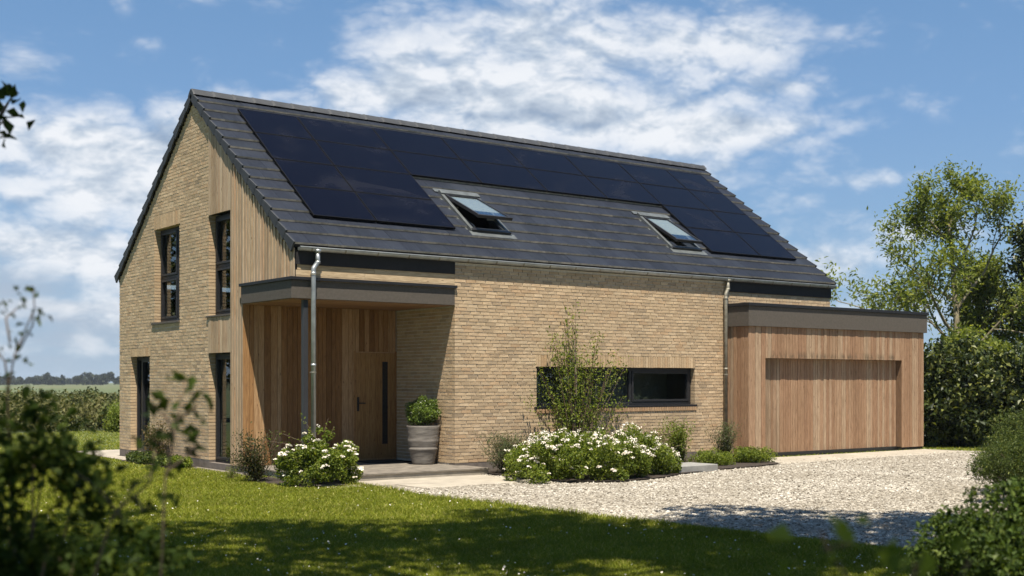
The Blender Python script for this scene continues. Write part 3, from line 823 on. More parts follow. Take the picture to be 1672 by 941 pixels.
def downpipe(x, xo, y0, y1, zb, label, mat):
    mb = MB(); r = .043
    mb.tube([(xo, y0, 3.90), (xo, y0, 3.86), (xo, y0, 3.84)], [.07, .058, r+.006], 14)
    mb.tube([(xo, y0, 3.86), (xo, y0, 3.70), (xo-.005, y0, 3.675), (x+.005, y1, 3.57), (x, y1, 3.545), (x, y1, 3.4), (x, y1, zb)], r, 14)
    for z in (3.70, 3.50, 1.9): mb.tube([(xo if z > 3.6 else x, y0 if z > 3.6 else y1, z), (xo if z > 3.6 else x, y0 if z > 3.6 else y1, z-.05)], r+.004, 14)
    o = mb.build('downpipe', mat, house, smooth=True); o['label'] = label
    for z in (3.46, 1.75, .5):
        mb = MB(); mb.tube([(x, y1, z+.012), (x, y1, z-.012)], r+.007, 12); mb.box(x-.01, x+.01, y1+.03, .02, z-.01, z+.01)
        mb.build('pipe_clip', M['zinc_old'], o)
downpipe(.315, .41, -.075, -.10, GZ+.02, 'zinc downpipe in front of the porch', M['zinc'])
downpipe(10.70, 10.78, -.07, -.085, GZ+.02, 'weathered downpipe beside the garage', M['zinc_old'])

# ------------------------------------------------------------------ GARAGE
XG, XGE, YG = 10.79, 17.31, -.684
garage = thing('garage', 'flat roofed garage clad in reddish vertical cedar boards with a wide door', 'garage', (14, YG, GZ))
ZT = 2.835
rg = np.random.default_rng(21)
gf = lambda u, z, d: (u, YG+d, z)
gs = lambda u, z, d: (XG+d, u, z)
OX0, OX1, OZ = 11.35, 16.40, 2.12
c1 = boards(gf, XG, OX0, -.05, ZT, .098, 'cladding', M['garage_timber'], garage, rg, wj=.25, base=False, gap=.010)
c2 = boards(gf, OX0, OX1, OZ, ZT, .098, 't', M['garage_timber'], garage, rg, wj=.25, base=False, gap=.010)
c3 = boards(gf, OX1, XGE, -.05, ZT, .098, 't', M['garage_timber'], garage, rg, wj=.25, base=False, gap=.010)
c4 = boards(gs, YG+.024, .02, -.05, ZT, .098, 't', M['garage_timber'], garage, rg, wj=.25, base=False, gap=.010)
# jambs, head of the opening
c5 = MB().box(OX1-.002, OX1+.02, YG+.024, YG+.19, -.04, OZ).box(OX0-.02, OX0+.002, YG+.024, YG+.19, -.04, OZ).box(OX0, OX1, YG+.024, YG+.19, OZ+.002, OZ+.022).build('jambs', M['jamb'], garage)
c6 = MB().box(XG+.03, OX0-.021, YG+.026, YG+.16, -.1, ZT-.02).box(OX1+.021, XGE-.02, YG+.026, YG+.16, -.1, ZT-.02).box(OX0-.02, OX1+.02, YG+.026, YG+.16, OZ+.024, ZT-.02).box(XG+.026, XG+.16, YG+.162, 0, -.1, ZT-.02).build('t', M['fascia_dark'], garage)
join_into(c1, [c2, c3, c4, c6])
MB().box(XGE-.2, XGE-.003, YG+.162, 5.6, -.12, ZT-.01).box(L+.02, XGE-.2, 5.4, 5.6, -.12, ZT-.01).build('side_wall', M['fascia_dark'], garage)
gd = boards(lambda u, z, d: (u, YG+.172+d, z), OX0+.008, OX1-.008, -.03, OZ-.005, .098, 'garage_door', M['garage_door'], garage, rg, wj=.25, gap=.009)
MB().box(OX0+.005, OX1-.005, YG+.14, YG+.24, GZ, -.035).build('bottom_seal', M['black'], gd)
MB().box(XG+.02, OX0-.02, YG+.03, YG+.16, GZ-.05, -.055).box(XG+.03, XG+.16, YG+.16, 0, GZ-.05, -.055).build('plinth', M['plinth'], garage)
MB().box(OX1+.02, XGE-.04, YG+.03, YG+.16, GZ-.05, -.055).build('plinth', M['plinth'], garage)
fa = MB().box(XG-.055, XGE+.06, YG-.055, YG+.03, 2.825, 3.27).box(XG-.055, XG+.03, YG+.03, -.012, 2.825, 3.27).box(XGE-.03, XGE+.06, YG+.03, 5.7, 2.825, 3.27).build('fascia', M['fascia'], garage, bevel=.005)
MB().box(XG-.085, XGE+.09, YG-.09, YG+.05, 3.272, 3.345).box(XG-.085, XG+.05, YG+.05, -.014, 3.272, 3.345).box(XGE-.05, XGE+.09, YG+.05, 5.73, 3.272, 3.345).build('roof_trim', M['trim'], garage, bevel=.006)
MB().box(XG+.03, L+.02, YG+.03, -.016, 3.20, 3.26).box(L+.021, XGE-.03, YG+.03, 5.65, 3.20, 3.26).build('flat_roof', M['fascia_dark'], garage)

# ------------------------------------------------------------------ GROUND
def sheet(name, poly, z, mat, kind='structure', th=0):
    bm = bmesh.new(); vs = [bm.verts.new((p[0], p[1], z)) for p in poly]; f = bm.faces.new(vs)
    if th:
        r = bmesh.ops.extrude_face_region(bm, geom=[f]); bmesh.ops.translate(bm, verts=[e for e in r['geom'] if isinstance(e, bmesh.types.BMVert)], vec=(0, 0, -th))
    bmesh.ops.recalc_face_normals(bm, faces=bm.faces)
    me = bpy.data.meshes.new(name); bm.to_mesh(me); bm.free()
    if not th and me.polygons[0].normal.z < 0: me.flip_normals()
    o = link_mesh(name, me, mat); tag(o, kind=kind); return o
sheet('ground', [(-2000, -2000), (2000, -2000), (2000, 2000), (-2000, 2000)], GZ-.03, M['ground'])
lawn_poly = [(-40, -40), (40, -40), (40, 9), (30, 26), (14, 24.5), (3, 23.6), (-6, 22), (-16, 16)]
sheet('lawn', lawn_poly, GZ, M['lawn'])
EDGE = [(.44, -1.74), (.40, -2.56), (.28, -3.78), (.33, -4.65), (.39, -6.0), (.41, -6.98), (.42, -7.69), (.54, -8.39), (.60, -9.18), (.72, -9.75), (.75, -10.32), (.88, -10.77), (.85, -11.46), (.89, -11.86), (1.3, -14), (2.2, -17)]
grav_poly = [(.42, -.9)]+EDGE+[(8, -20), (17, -14), (19.5, -8), (19.0, -2.6), (17.5, -1.9), (17.36, -.75), (10.7, -.75), (10.7, -.02), (.42, -.02)]
sheet('driveway', grav_poly, GZ+.004, M['gravel'])
sheet('forecourt', [(9.6, -2.35), (17.2, -2.0), (17.3, -.70), (10.85, -.70), (10.3, -1.6)], GZ+.009, M['concrete'])
MBp = MB(); rpv = np.random.default_rng(2)
for (x0, x1) in ((-.25, .90), (.91, 2.05), (2.06, 3.22)):
    for (y0, y1) in ((-1.86, -.96), (-2.76, -1.87)):
        if x0 < 0 and y1 < -1.8: continue
        MBp.box(x0, x1, y0, y1, GZ-.03, GZ+.016+rpv.uniform(-.002, .002))
tag(MBp.build('paving', M['concrete'], bevel=.004), kind='structure')
sheet('side_path', [(-.47, 6.9), (-.02, 6.9), (-.02, 8.9), (6, 8.9), (6, 11.3), (-.42, 11.3)], GZ+.012, M['concrete'])
sheet('gravel_margin', [(-.40, 1.2), (-.02, 1.2), (-.02, 6.89), (-.42, 6.89)], GZ+.010, M['deck'])
BED = [(3.45, -.55), (3.42, -1.4), (3.35, -2.2), (3.45, -3.3), (4.2, -3.75), (5.4, -3.55), (6.2, -3.15), (7.6, -2.75), (8.9, -2.6), (10.0, -2.3), (10.15, -1.9), (10.72, -.75), (10.72, -.02), (3.45, -.02)]
sheet('planting_bed', BED, GZ+.03, M['soil'])
sheet('planting_bed', [(-.75, -1.35), (-.2, -1.7), (.3, -1.4), (.38, -.95), (-.05, -.9), (-.06, .9), (-.7, .5)], GZ+.014, M['soil'])
sheet('planting_bed', [(-.62, 4.1), (-.05, 4.1), (-.05, 7.1), (-.62, 7.1)], GZ+.02, M['soil'])
# porch step
st = thing('porch_step', 'low grey stone step in front of the recessed porch', 'step', (1.7, .5, GZ))
mb = MB()
for i in range(7):
    y0 = -.95+i*.43; mb.box(.0, 3.50 if y0 < -.3 and i < 2 else XB+.0, y0, min(y0+.425, D+.0), -.03, .0+rpv.uniform(-.001, .001))
mb.build('tread', M['deck'], st, bevel=.003)
MB().box(.02, 3.48, -.93, -.05, GZ-.05, -.031).box(.02, XB-.01, -.05, D, GZ-.05, -.031).build('riser', M['step_riser'], st)
tag(MB().box(2.35, 3.25, 1.35, 2.04, .002, .018).build('doormat', M['mat'], bevel=.004), 'dark doormat lying in front of the oak front door', 'doormat')
sb_ = MB(); c_, s_ = cos(.05), sin(.05)
def rotp(x, y): return (6.9+x*c_-y*s_, -2.55+x*s_+y*c_)
q = [rotp(-.58, -.36), rotp(.58, -.36), rotp(.58, .36), rotp(-.58, .36)]
sb_.box8([(x, y, GZ) for x, y in q]+[(x, y, GZ+.14) for x, y in q])
tag(sb_.build('stone_block', M['slab'], bevel=.012), 'flat grey stone block lying at the edge of the flower bed', 'stone block')

# ------------------------------------------------------------------ PLANTER
px, py = 3.05, .62
pot = thing('planter', 'tall grey ribbed clay planter standing on the porch step', 'planter', (px, py, 0))
prof = [(.205, .0), (.215, .02), (.235, .12), (.262, .24), (.285, .30), (.272, .335), (.285, .38), (.302, .46), (.298, .52), (.306, .60), (.314, .68), (.322, .735), (.318, .745), (.29, .742), (.275, .70)]
prof2 = []
for (r0, z0), (r1, z1) in zip(prof[:-1], prof[1:]):
    for k in range(3): prof2.append((r0+(r1-r0)*k/3+.0015*sin((z0+(z1-z0)*k/3)*75), z0+(z1-z0)*k/3))
prof2.append(prof[-1])
MB().lathe(px, py, prof2, 40).build('vessel', M['pot'], pot, smooth=True)
MB().lathe(px, py, [(.05, .68), (.277, .685), (.276, .70), (.05, .71)], 24).build('compost', M['soil'], pot)
shrub('box_plant', 'round bright green box plant growing in the clay planter', 'plant', (px, py, .70), (.29, .27, .22), .33, M['box_leaf'], 12000, .036, 5, m=70, rr=(.045, .15), nst=12, aspect=.55)

# ------------------------------------------------------------------ GRASS, GRAVEL, DAISIES
def inside(P, poly):
    x, y = P[:, 0], P[:, 1]; r = np.zeros(len(P), bool); n = len(poly)
    for i in range(n):
        x0, y0 = poly[i]; x1, y1 = poly[(i+1) % n]
        c = ((y0 > y) != (y1 > y)) & (x < (x1-x0)*(y-y0)/((y1-y0) or 1e-9)+x0); r ^= c
    return r
def view_scatter(n, d0, d1, rng, power=1.0, margin=.5):
    """uniform-ish points over the wedge of ground in front of the house"""
    u = rng.random(n); d = d0*(d1/d0)**(u**power)
    r = rng.uniform(-1, 1, n)*(.4176*d+margin)
    P = CAM[:2] + d[:, None]*FW + r[:, None]*RT
    return P, d
HOUSEP = [(-.03, 1.2), (-.03, -.95), (3.5, -.95), (3.5, -.1), (17.4, -.7), (17.4, 6), (15, 9), (6, 11.4), (-.47, 11.4), (-.47, 6.9), (-.25, 6.9), (-.22, 1.2)]
BED2 = [(-.75, -1.35), (-.2, -1.7), (.3, -1.4), (.38, -.95), (-.05, -.9), (-.06, .9), (-.7, .5)]
BED3 = [(-.62, 4.1), (-.05, 4.1), (-.05, 7.1), (-.62, 7.1)]
rgz = np.random.default_rng(99)
GP = [p for p in grav_poly]
P, dep = view_scatter(900000, 9.5, 24, rgz, .9, .8)
jit = rgz.normal(0, .05, P.shape)
ok = ~inside(P+jit, GP) & ~inside(P, HOUSEP) & ~inside(P+jit*.6, BED2) & ~inside(P, BED3) & inside(P, lawn_poly)
P = P[ok]; dep = dep[ok]
P2, dep2 = view_scatter(150000, 24, 46, rgz, 1, 1)
ok = ~inside(P2, GP) & ~inside(P2, HOUSEP) & inside(P2, lawn_poly) & ~inside(P2, BED3); P2 = P2[ok]; dep2 = dep2[ok]
P = np.vstack([P, P2]); dep = np.concatenate([dep, dep2]); n = len(P)
h = .034*(1+.5*rgz.uniform(-1, 1, n))
tuft = (np.sin(P[:, 0]*3.1+np.sin(P[:, 1]*2.3)*2)+np.sin(P[:, 1]*4.3+P[:, 0]*1.7))*.25
h *= (1+.3*tuft)
edge_d = np.abs(P[:, 0]-.42); h *= np.where((edge_d < .12) & (P[:, 1] < -1.0), 1.7, 1)
w = np.where(dep > 24, .014, .0045+.0003*(dep-9)); a = rgz.uniform(0, 2*pi, n); lean = rgz.normal(0, .7, (n, 2))*h[:, None]
b = np.column_stack([P, np.full(n, GZ)]); sd = np.column_stack([np.cos(a)*w, np.sin(a)*w, np.zeros(n)])
tip = b + np.column_stack([lean, h])
V = np.stack([b-sd, b+sd, tip], 1).reshape(-1, 3)
tag(np_obj('grass', V, np.arange(3*n).reshape(-1, 3), M['grass']), 'short mown grass of the front lawn', 'grass', kind='stuff')
# daisies
P, dep = view_scatter(2600, 10, 22, rgz, .9); dn = np.sin(P[:, 0]*1.3+1)+np.sin(P[:, 1]*1.9+P[:, 0])
ok = ~inside(P, GP) & ~inside(P, HOUSEP) & ~inside(P, BED2) & (dn+rgz.normal(0, .9, len(P)) > .3); P = P[ok]; n = len(P)
r = rgz.uniform(.005, .011, n); c = np.column_stack([P, GZ+rgz.uniform(.03, .055, n)]); tl = rgz.normal(0, .3, (n, 2))
V = np.stack([c+np.column_stack([r*cos(k*pi/3), r*sin(k*pi/3), r*(cos(k*pi/3)*tl[:, 0]+sin(k*pi/3)*tl[:, 1])]) for k in range(6)], 1).reshape(-1, 3)
tag(np_obj('daisies', V, np.arange(6*n).reshape(-1, 6), M['petal']), 'tiny white daisies scattered through the lawn', 'flowers', kind='stuff')
# gravel stones
P, dep = view_scatter(250000, 12, 34, rgz, .95, .6)
ok = inside(P+rgz.normal(0, .04, P.shape), GP) & ~inside(P, BED) & ~((P[:, 0] < 3.1+rgz.normal(0, .15, len(P))) & (P[:, 1] > -2.7+rgz.normal(0, .12, len(P)))) & ~((P[:, 1] > -1.9+rgz.normal(0, .25, len(P))) & (P[:, 0] > 10))
P = P[ok]; n = len(P)
rs = .006+.017*rgz.random(n)**2.4
O = np.array([[1, 0, 0], [0, 1, 0], [-1, 0, 0], [0, -1, 0], [0, 0, 1], [0, 0, -1.]])
T = O[None]*(1+rgz.uniform(-.4, .4, (n, 6, 1)))+rgz.normal(0, .18, (n, 6, 3))
a = rgz.uniform(0, 2*pi, n); ca, sa = np.cos(a), np.sin(a)
T[:, :, 0] *= 1.3; T[:, :, 2] *= .62
X = T[:, :, 0]*ca[:, None]-T[:, :, 1]*sa[:, None]; Y = T[:, :, 0]*sa[:, None]+T[:, :, 1]*ca[:, None]
V = np.stack([X, Y, T[:, :, 2]], -1)*rs[:, None, None] + np.column_stack([P, GZ+.004+rs*.3])[:, None, :]
fo = np.array([(0, 1, 4), (1, 2, 4), (2, 3, 4), (3, 0, 4), (1, 0, 5), (2, 1, 5), (3, 2, 5), (0, 3, 5)])
Fc = (np.arange(n)[:, None, None]*6+fo[None]).reshape(-1, 3)
tag(np_obj('gravel', V.reshape(-1, 3), Fc, M['stone']), 'loose pale gravel covering the driveway', 'gravel', kind='stuff')

# ------------------------------------------------------------------ FLOWER BUSHES
def flower_proto(seed, r=.05):
    rng = np.random.default_rng(seed); V = []; Fc = []
    n = 26
    d = rng.normal(size=(n, 3)); d[:, 2] = np.abs(d[:, 2]); d /= np.linalg.norm(d, axis=1)[:, None]
    P = d*np.array([r, r, r*.5])
    V, Fc = leaf_mesh(P, r*.75, rng, up=1.2, aspect=.9, fold=.15)
    me = bpy.data.meshes.new('flower'); me.from_pydata([tuple(map(float, v)) for v in V], [], [tuple(map(int, f)) for f in Fc]); me.materials.append(M['petal']); me.polygons.foreach_set('use_smooth', [False]*len(me.polygons)); return me
FLOW = [flower_proto(i, r) for i, r in enumerate((.040, .032, .046, .027))]
def add_flowers(t, pts, rng, limit=100):
    L0 = np.array(t.location)
    order = np.argsort(pts @ np.append(FW, 0))
    for k, i in enumerate(order[:limit]):
        o = bpy.data.objects.new('flower', FLOW[rng.integers(4)]); COL.objects.link(o); o.parent = t
        o.location = [float(v) for v in pts[i]-L0]; o.rotation_euler = (rng.normal(0, .25), rng.normal(0, .25), rng.uniform(0, 6)); s = rng.uniform(.7, 1.25); o.scale = (s, s, s)
    rest = order[limit:]
    if len(rest):
        Vs = []; Fs = []; b = 0
        for i in rest:
            V, Fc = leaf_mesh(pts[i]+rng.normal(size=(14, 3))*np.array([.024, .024, .012]), .026, rng, up=1.2, aspect=.9); Vs.append(V); Fs.append(Fc+b); b += len(V)
        o = np_obj('small_flowers', np.vstack(Vs), np.vstack(Fs), M['petal'], t); o['kind'] = 'stuff'

def top_points(C, n, rng, push=1.0, zmin=None, front=True):
    """points on the upper/outer skin of a set of clumps"""
    P, d = clump_points(rng, C, n*14, 1.0)
    P = P[(d[:, 2] > .25)]
    keep = []
    for p in P:
        dd = np.linalg.norm(C[:, :3]-p, axis=1)
        if (dd > C[:, 3]*.93).all(): keep.append(p)
    keep = np.array(keep) if keep else P
    return keep[rng.permutation(len(keep))[:n]]

# upright sprays rising from the rose
def sprays(name, t, base, tips, lsize, mat, rng, per=22):
    mb = MB(); Vs = []; Fs = []; b = 0
    for tp in tips:
        q0 = np.array(base)+rng.normal(0, .06, 3)*np.array([1, 1, 0]); tp = np.array(tp); md = (q0+tp)*.5+rng.normal(0, .04, 3)
        mb.tube([q0, md, tp], [.006, .005, .002], 4)
        f = rng.uniform(.25, 1, per)[:, None]; P = (1-f)**2*q0+2*f*(1-f)*md+f*f*tp + rng.normal(0, lsize*.55, (per, 3))
        V, Fc = leaf_mesh(P, lsize, rng, aspect=.5, up=.6); Vs.append(V); Fs.append(Fc+b); b += len(V)
    np_obj('leaf_sprays', np.vstack(Vs), np.vstack(Fs), mat, t); mb.build(name, M['stem'], t)
# big mound under the window
def flower_bush(name, label, base, clumps, nleaf, lsize, nfl, seed, limit, mat):
    rng = np.random.default_rng(seed); t = thing(name, label, 'shrub', base)
    C = np.array(clumps); P, d = clump_points(rng, C, nleaf, .45); P = P[P[:, 2] > base[2]+.015]
    V, Fc = leaf_mesh(P, lsize, rng, aspect=.6, up=.9); np_obj('foliage', V, Fc, mat, t)
    stems('stems', base, C[rng.choice(len(C), min(14, len(C)), replace=False), :3], .008, M['stem'], t, rng)
    add_flowers(t, top_points(C, nfl, rng)+np.array([0, 0, .015]), rng, limit)
    return t, C, rng
rng = np.random.default_rng(41)
C = []
for i in range(230):
    u, v = rng.uniform(-1, 1, 2)
    if u*u+v*v > 1: continue
    x = 4.75+1.98*u+.35*v; y = -2.45+.10*u+1.15*v
    hh = .82*(1-.30*(u*u+v*v))+.05*sin(3.1*u+1)*cos(2*v)+.07*rng.normal()*(rng.random() < .4)
    C.append((x, y, GZ+hh*rng.uniform(.12, .92), rng.uniform(.13, .23)))
tmound, _, _ = flower_bush('flowering_shrub', 'broad mound of white flowers under the long front window', (5.15, -2.35, GZ), C, 42000, .05, 470, 42, 100, M['rose_leaf'])
rng = np.random.default_rng(47); tipm = []
for k in range(46):
    a_ = rng.uniform(0, 6.28); q_ = rng.uniform(.2, 1.05)**.6
    tipm.append((4.85+1.95*q_*cos(a_)+.35*q_*sin(a_), -2.45+1.2*q_*sin(a_), GZ+(.95-.42*q_*q_)*rng.uniform(.85, 1.18)))
sprays('shoots', tmound, (4.85, -2.4, GZ+.1), tipm, .045, M['rose_leaf'], rng, 30)
rng = np.random.default_rng(51); C = []
for i in range(60):
    u, v = rng.uniform(-1, 1, 2)
    if u*u+v*v > 1: continue
    C.append((-.12+.66*u, -1.1+.55*v, GZ+rng.uniform(.1, .62)*(1-.3*(u*u+v*v)), rng.uniform(.11, .19)))
C += [(-.25, -1.0, .62, .12), (.05, -1.1, .68, .10), (.42, -1.1, .5, .12), (.6, -1.0, .42, .10), (-.7, -1.1, .42, .1), (-.05, -1.0, .78, .06)]
tb, Cb, rb2 = flower_bush('flowering_shrub', 'bushy white rose at the foot of the zinc downpipe', (-.1, -1.1, GZ), C, 12000, .05, 90, 52, 100, M['rose_leaf'])
sprays('spray_stems', tb, (-.1, -1.05, .45), [(-.35, -.9, 1.02), (-.28, -.95, .92), (.12, -1, .98), (-.75, -.8, .78), (-.9, -.7, .62), (.2, -1.05, .85)], .045, M['lime_leaf'], rb2, 16)

def sparse_shrub(name, label, base, tips, lsize, mat, seed, per=60, cat='shrub', stem_r=.007, spread=.05, aspect=.5, low=.15):
    rng = np.random.default_rng(seed); t = thing(name, label, cat, base)
    mb = MB(); Vs = []; Fs = []; b = 0
    for tp in tips:
        q0 = np.array(base, float)+np.append(rng.normal(0, .05, 2), 0); tp = np.array(tp, float); md = (q0*.55+tp*.45)+rng.normal(0, .03, 3)
        mb.tube([q0, md, tp], [stem_r, stem_r*.7, stem_r*.3], 5)
        f = rng.uniform(low, 1, per)[:, None]; P = (1-f)**2*q0+2*f*(1-f)*md+f*f*tp+rng.normal(0, spread, (per, 3)); P = P[P[:, 2] > base[2]]
        V, Fc = leaf_mesh(P, lsize, rng, aspect=aspect, up=.6); Vs.append(V); Fs.append(Fc+b); b += len(V)
    np_obj('foliage', np.vstack(Vs), np.vstack(Fs), mat, t); mb.build('stems', M['stem'], t); return t
def fan(base, n, R, h, rng, hj=.3):
    return [(base[0]+R*rng.normal(0, .6), base[1]+R*rng.normal(0, .6), base[2]+h*(1-hj*rng.random())) for _ in range(n)]
rq = np.random.default_rng(77)
b0 = (-.66, .15, GZ); sparse_shrub('dark_shrub', 'sparse dark twiggy shrub at the corner of the timber cladding', b0, fan(b0, 46, .40, .92, rq, .6), .04, M['rust_leaf'], 61, 80, spread=.06)
b0 = (3.85, -1.1, GZ); sparse_shrub('lavender_bush', 'grey green lavender like bush beside the porch corner', b0, fan(b0, 90, .46, .80, rq, .5), .045, M['grey_leaf'], 62, 80, spread=.05, aspect=.3)
b0 = (8.55, -.75, GZ); sparse_shrub('spiraea_bush', 'upright yellow green bush right of the white flowers', b0, fan(b0, 46, .30, .92, rq, .4), .045, M['lime_leaf'], 63, 90, spread=.05)
b0 = (7.6, -.9, GZ); sparse_shrub('wispy_shrub', 'thin reddish green shrub behind the white flowers', b0, fan(b0, 30, .3, .78, rq, .4), .035, M['red_leaf'], 64, 40, spread=.05)
b0 = (9.75, -.9, GZ); sparse_shrub('sage_bush', 'tall purplish green bush in front of the second downpipe', b0, fan(b0, 44, .3, .95, rq, .45), .045, M['grey_leaf'], 65, 70, spread=.05, aspect=.35)
shrub('low_shrub', 'low spreading green shrub at the garage end of the bed', 'shrub', (9.75, -1.65, GZ), (.62, .4, .16), .16, M['rose_leaf'], 5200, .045, 66, m=40, rr=(.08, .16))
shrub('low_shrub', 'small green shrub behind the grey stone block', 'shrub', (8.5, -1.75, GZ), (.5, .4, .16), .16, M['lime_leaf'], 4200, .042, 67, m=36, rr=(.08, .15))
shrub('ground_cover', 'low dark green ground cover along the brick gable', 'plant', (-.38, 5.6, GZ), (.24, 1.35, .1), .08, M['yew'], 7000, .055, 68, m=60, rr=(.07, .15), aspect=.6)
shrub('ground_cover', 'bright green low plant near the glazed gable door', 'plant', (-.40, 4.25, GZ), (.25, .4, .1), .07, M['rose_leaf'], 2600, .055, 69, m=30, rr=(.07, .13), aspect=.6)
b0 = (-.25, 5.75, GZ); sparse_shrub('rose_bush', 'loose reddish tinged rose against the brick gable', b0, fan(b0, 26, .3, .95, rq, .5), .05, M['red_leaf'], 70, 60, spread=.07)
b0 = (-.75, 1.0, GZ); sparse_shrub('grass_tuft', 'small tuft of long grass beside the gable path', b0, fan(b0, 30, .15, .24, rq, .4), .05, M['rose_leaf'], 71, 12, 'plant', .003, .02, .15)

# young tree against the wall
def tree(name, label, base, height, seed, leafmat, barkmat, nleaf_tip, lsize, trunk_r, maxl=3, kids=(4, 6), spread=.75, up=.18, ratio=.6, lspread=.18, aspect=.45, first=.25, lean=(0, 0), n0=10, group=None, wander=.12, lengthf=.62, along=1.0, dens=1.0):
    rng = np.random.default_rng(seed); t = thing(name, label, 'tree', base, group)
    out = []; tips = []
    # trunk
    pts = [np.array(base, float)]; rads = [trunk_r]; d = np.array([lean[0], lean[1], 1.0]); p = pts[0].copy(); ns = 8
    for i in range(ns):
        d = d/np.linalg.norm(d)+rng.normal(0, .05, 3)*np.array([1, 1, 0]); d /= np.linalg.norm(d)
        p = p+d*height*.86/ns; pts.append(p.copy()); rads.append(trunk_r*(1-.8*(i+1)/ns)**.8+.004)
    out.append((pts, rads, 0)); nk = rng.integers(10, 14)
    for k in range(nk):
        f = first+(1-first)*(k+rng.random()*.6)/nk; j = min(int(f*ns), ns-1); u = f*ns-j; q = pts[j]*(1-u)+pts[j+1]*u
        az = k*2.4+rng.uniform(-.4, .4); tilt = spread*(1.25-.75*f)
        nd = np.array([cos(az)*tilt, sin(az)*tilt, .75])
        grow(rng, q, nd, height*lengthf*(1.08-.8*f)*rng.uniform(.8, 1.1)*.75, rads[j]*.55, 1, maxl, out, tips, .8, up, 4, kids, ratio, wander)
    tips.append((pts[-3:], d))
    Ps = []; Ds = []
    for pt, d in tips:
        A = np.array(pt); m = max(2, int(nleaf_tip*dens)); f = rng.uniform(.2, 1.08, m)*(len(A)-1); i = np.clip(f.astype(int), 0, len(A)-2); u = (f-i)[:, None]
        P = A[i]*(1-u)+A[i+1]*u + rng.normal(0, lspread, (m, 3)); Ps.append(P); Ds.append(np.tile(d, (m, 1)))
    P = np.vstack(Ps)
    V, Fc = leaf_mesh(P, lsize, rng, aspect=aspect, up=.7, dirs=np.vstack(Ds)*.5+np.array([0, 0, -.35]))
    np_obj('crown', V, Fc, leafmat, t)
    branch_mesh(out, 'trunk', barkmat, t, n0)
    return t
sx = lambda u: 6.15+(u-948)*.0142
sz = lambda v: 1.586+(623.6-v)*.01224
rq = np.random.default_rng(78); tips = []
for u, v, k in ((945, 503, 3), (938, 530, 2), (952, 540, 2), (905, 545, 3), (918, 565, 2), (985, 548, 3), (972, 572, 2), (1022, 580, 3), (1005, 598, 2), (882, 596, 2), (1036, 598, 2), (925, 590, 3), (965, 590, 3), (945, 570, 3), (1000, 632, 2), (900, 642, 2), (870, 640, 1), (1030, 655, 2), (985, 660, 2), (915, 668, 2), (1045, 676, 1), (955, 640, 2)):
    for _ in range(k): tips.append((sx(u)+rq.normal(0, .07), rq.uniform(-.42, -.06), sz(v)+rq.normal(0, .06)))
ty = sparse_shrub('young_tree', 'slender leafy young tree growing against the front wall before the long window', (6.05, -.38, GZ), tips, .058, M['rose_leaf'], 81, 92, 'tree', .009, .08, .5, .36)
MB().tube([(6.05, -.38, GZ), (6.03, -.36, .7), (6.06, -.38, 1.5), (6.03, -.35, 2.4)], [.026, .021, .015, .006], 7).build('trunk', M['bark'], ty, smooth=True)

# ------------------------------------------------------------------ ASH TREE and hedge right of the garage
tree('ash_tree', 'tall loose crowned ash tree rising behind the garage', (23.7, 2.6, GZ), 8.1, 93, M['ash'], M['bark_pale'], 62, .16, .13, maxl=3, kids=(3, 4), spread=.85, first=.12, lspread=.2, aspect=.38, lengthf=.72, up=.2)
tree('ash_tree', 'lower ash sapling filling the gap right of the tall ash', (26.2, 3.0, GZ), 5.6, 95, M['ash'], M['bark_pale'], 52, .16, .09, maxl=3, kids=(3, 4), spread=.85, first=.12, lspread=.19, aspect=.38, lengthf=.66, up=.2)
def big_shrub(name, label, base, radii, cz, nleaf, lsize, seed, mat=None, m=120, rr=(.18, .62)):
    return shrub(name, label, 'shrub', base, radii, cz, mat or M['dark_leaf'], nleaf, lsize, seed, m=m, rr=rr, nst=16, aspect=.55, stem_r=.03, shell=.5)
big_shrub('hedge_shrub', 'large dark evergreen shrub right beside the garage', (19.6, -.2, GZ), (1.5, 1.3, 1.3), 1.35, 13500, .16, 101)
big_shrub('hedge_shrub', 'large glossy shrub under the ash tree', (21.2, -1.7, GZ), (1.5, 1.3, 1.25), 1.3, 13500, .16, 102)
big_shrub('hedge_shrub', 'dark shrub at the right end of the hedge', (22.8, -3.6, GZ), (1.6, 1.4, 1.3), 1.35, 12000, .16, 103)
big_shrub('hedge_shrub', 'tall shrub standing behind the garage hedge', (21.8, 1.0, GZ), (1.8, 1.6, 1.5), 1.7, 12000, .15, 104, M['ash'])
big_shrub('hedge_shrub', 'bushy shrub behind the right end of the hedge', (25.2, -2.4, GZ), (1.9, 1.8, 1.6), 1.8, 12000, .15, 105, M['dark_leaf'])
p = at(17.0, 38.5); tree('dark_tree', 'dark leafed tree cut off by the right edge of the photo', (p[0], p[1], GZ), 8.2, 92, M['dark_leaf'], M['bark'], 44, .19, .14, maxl=3, kids=(3, 4), spread=.55, first=.3, lspread=.2, aspect=.5, lengthf=.45)
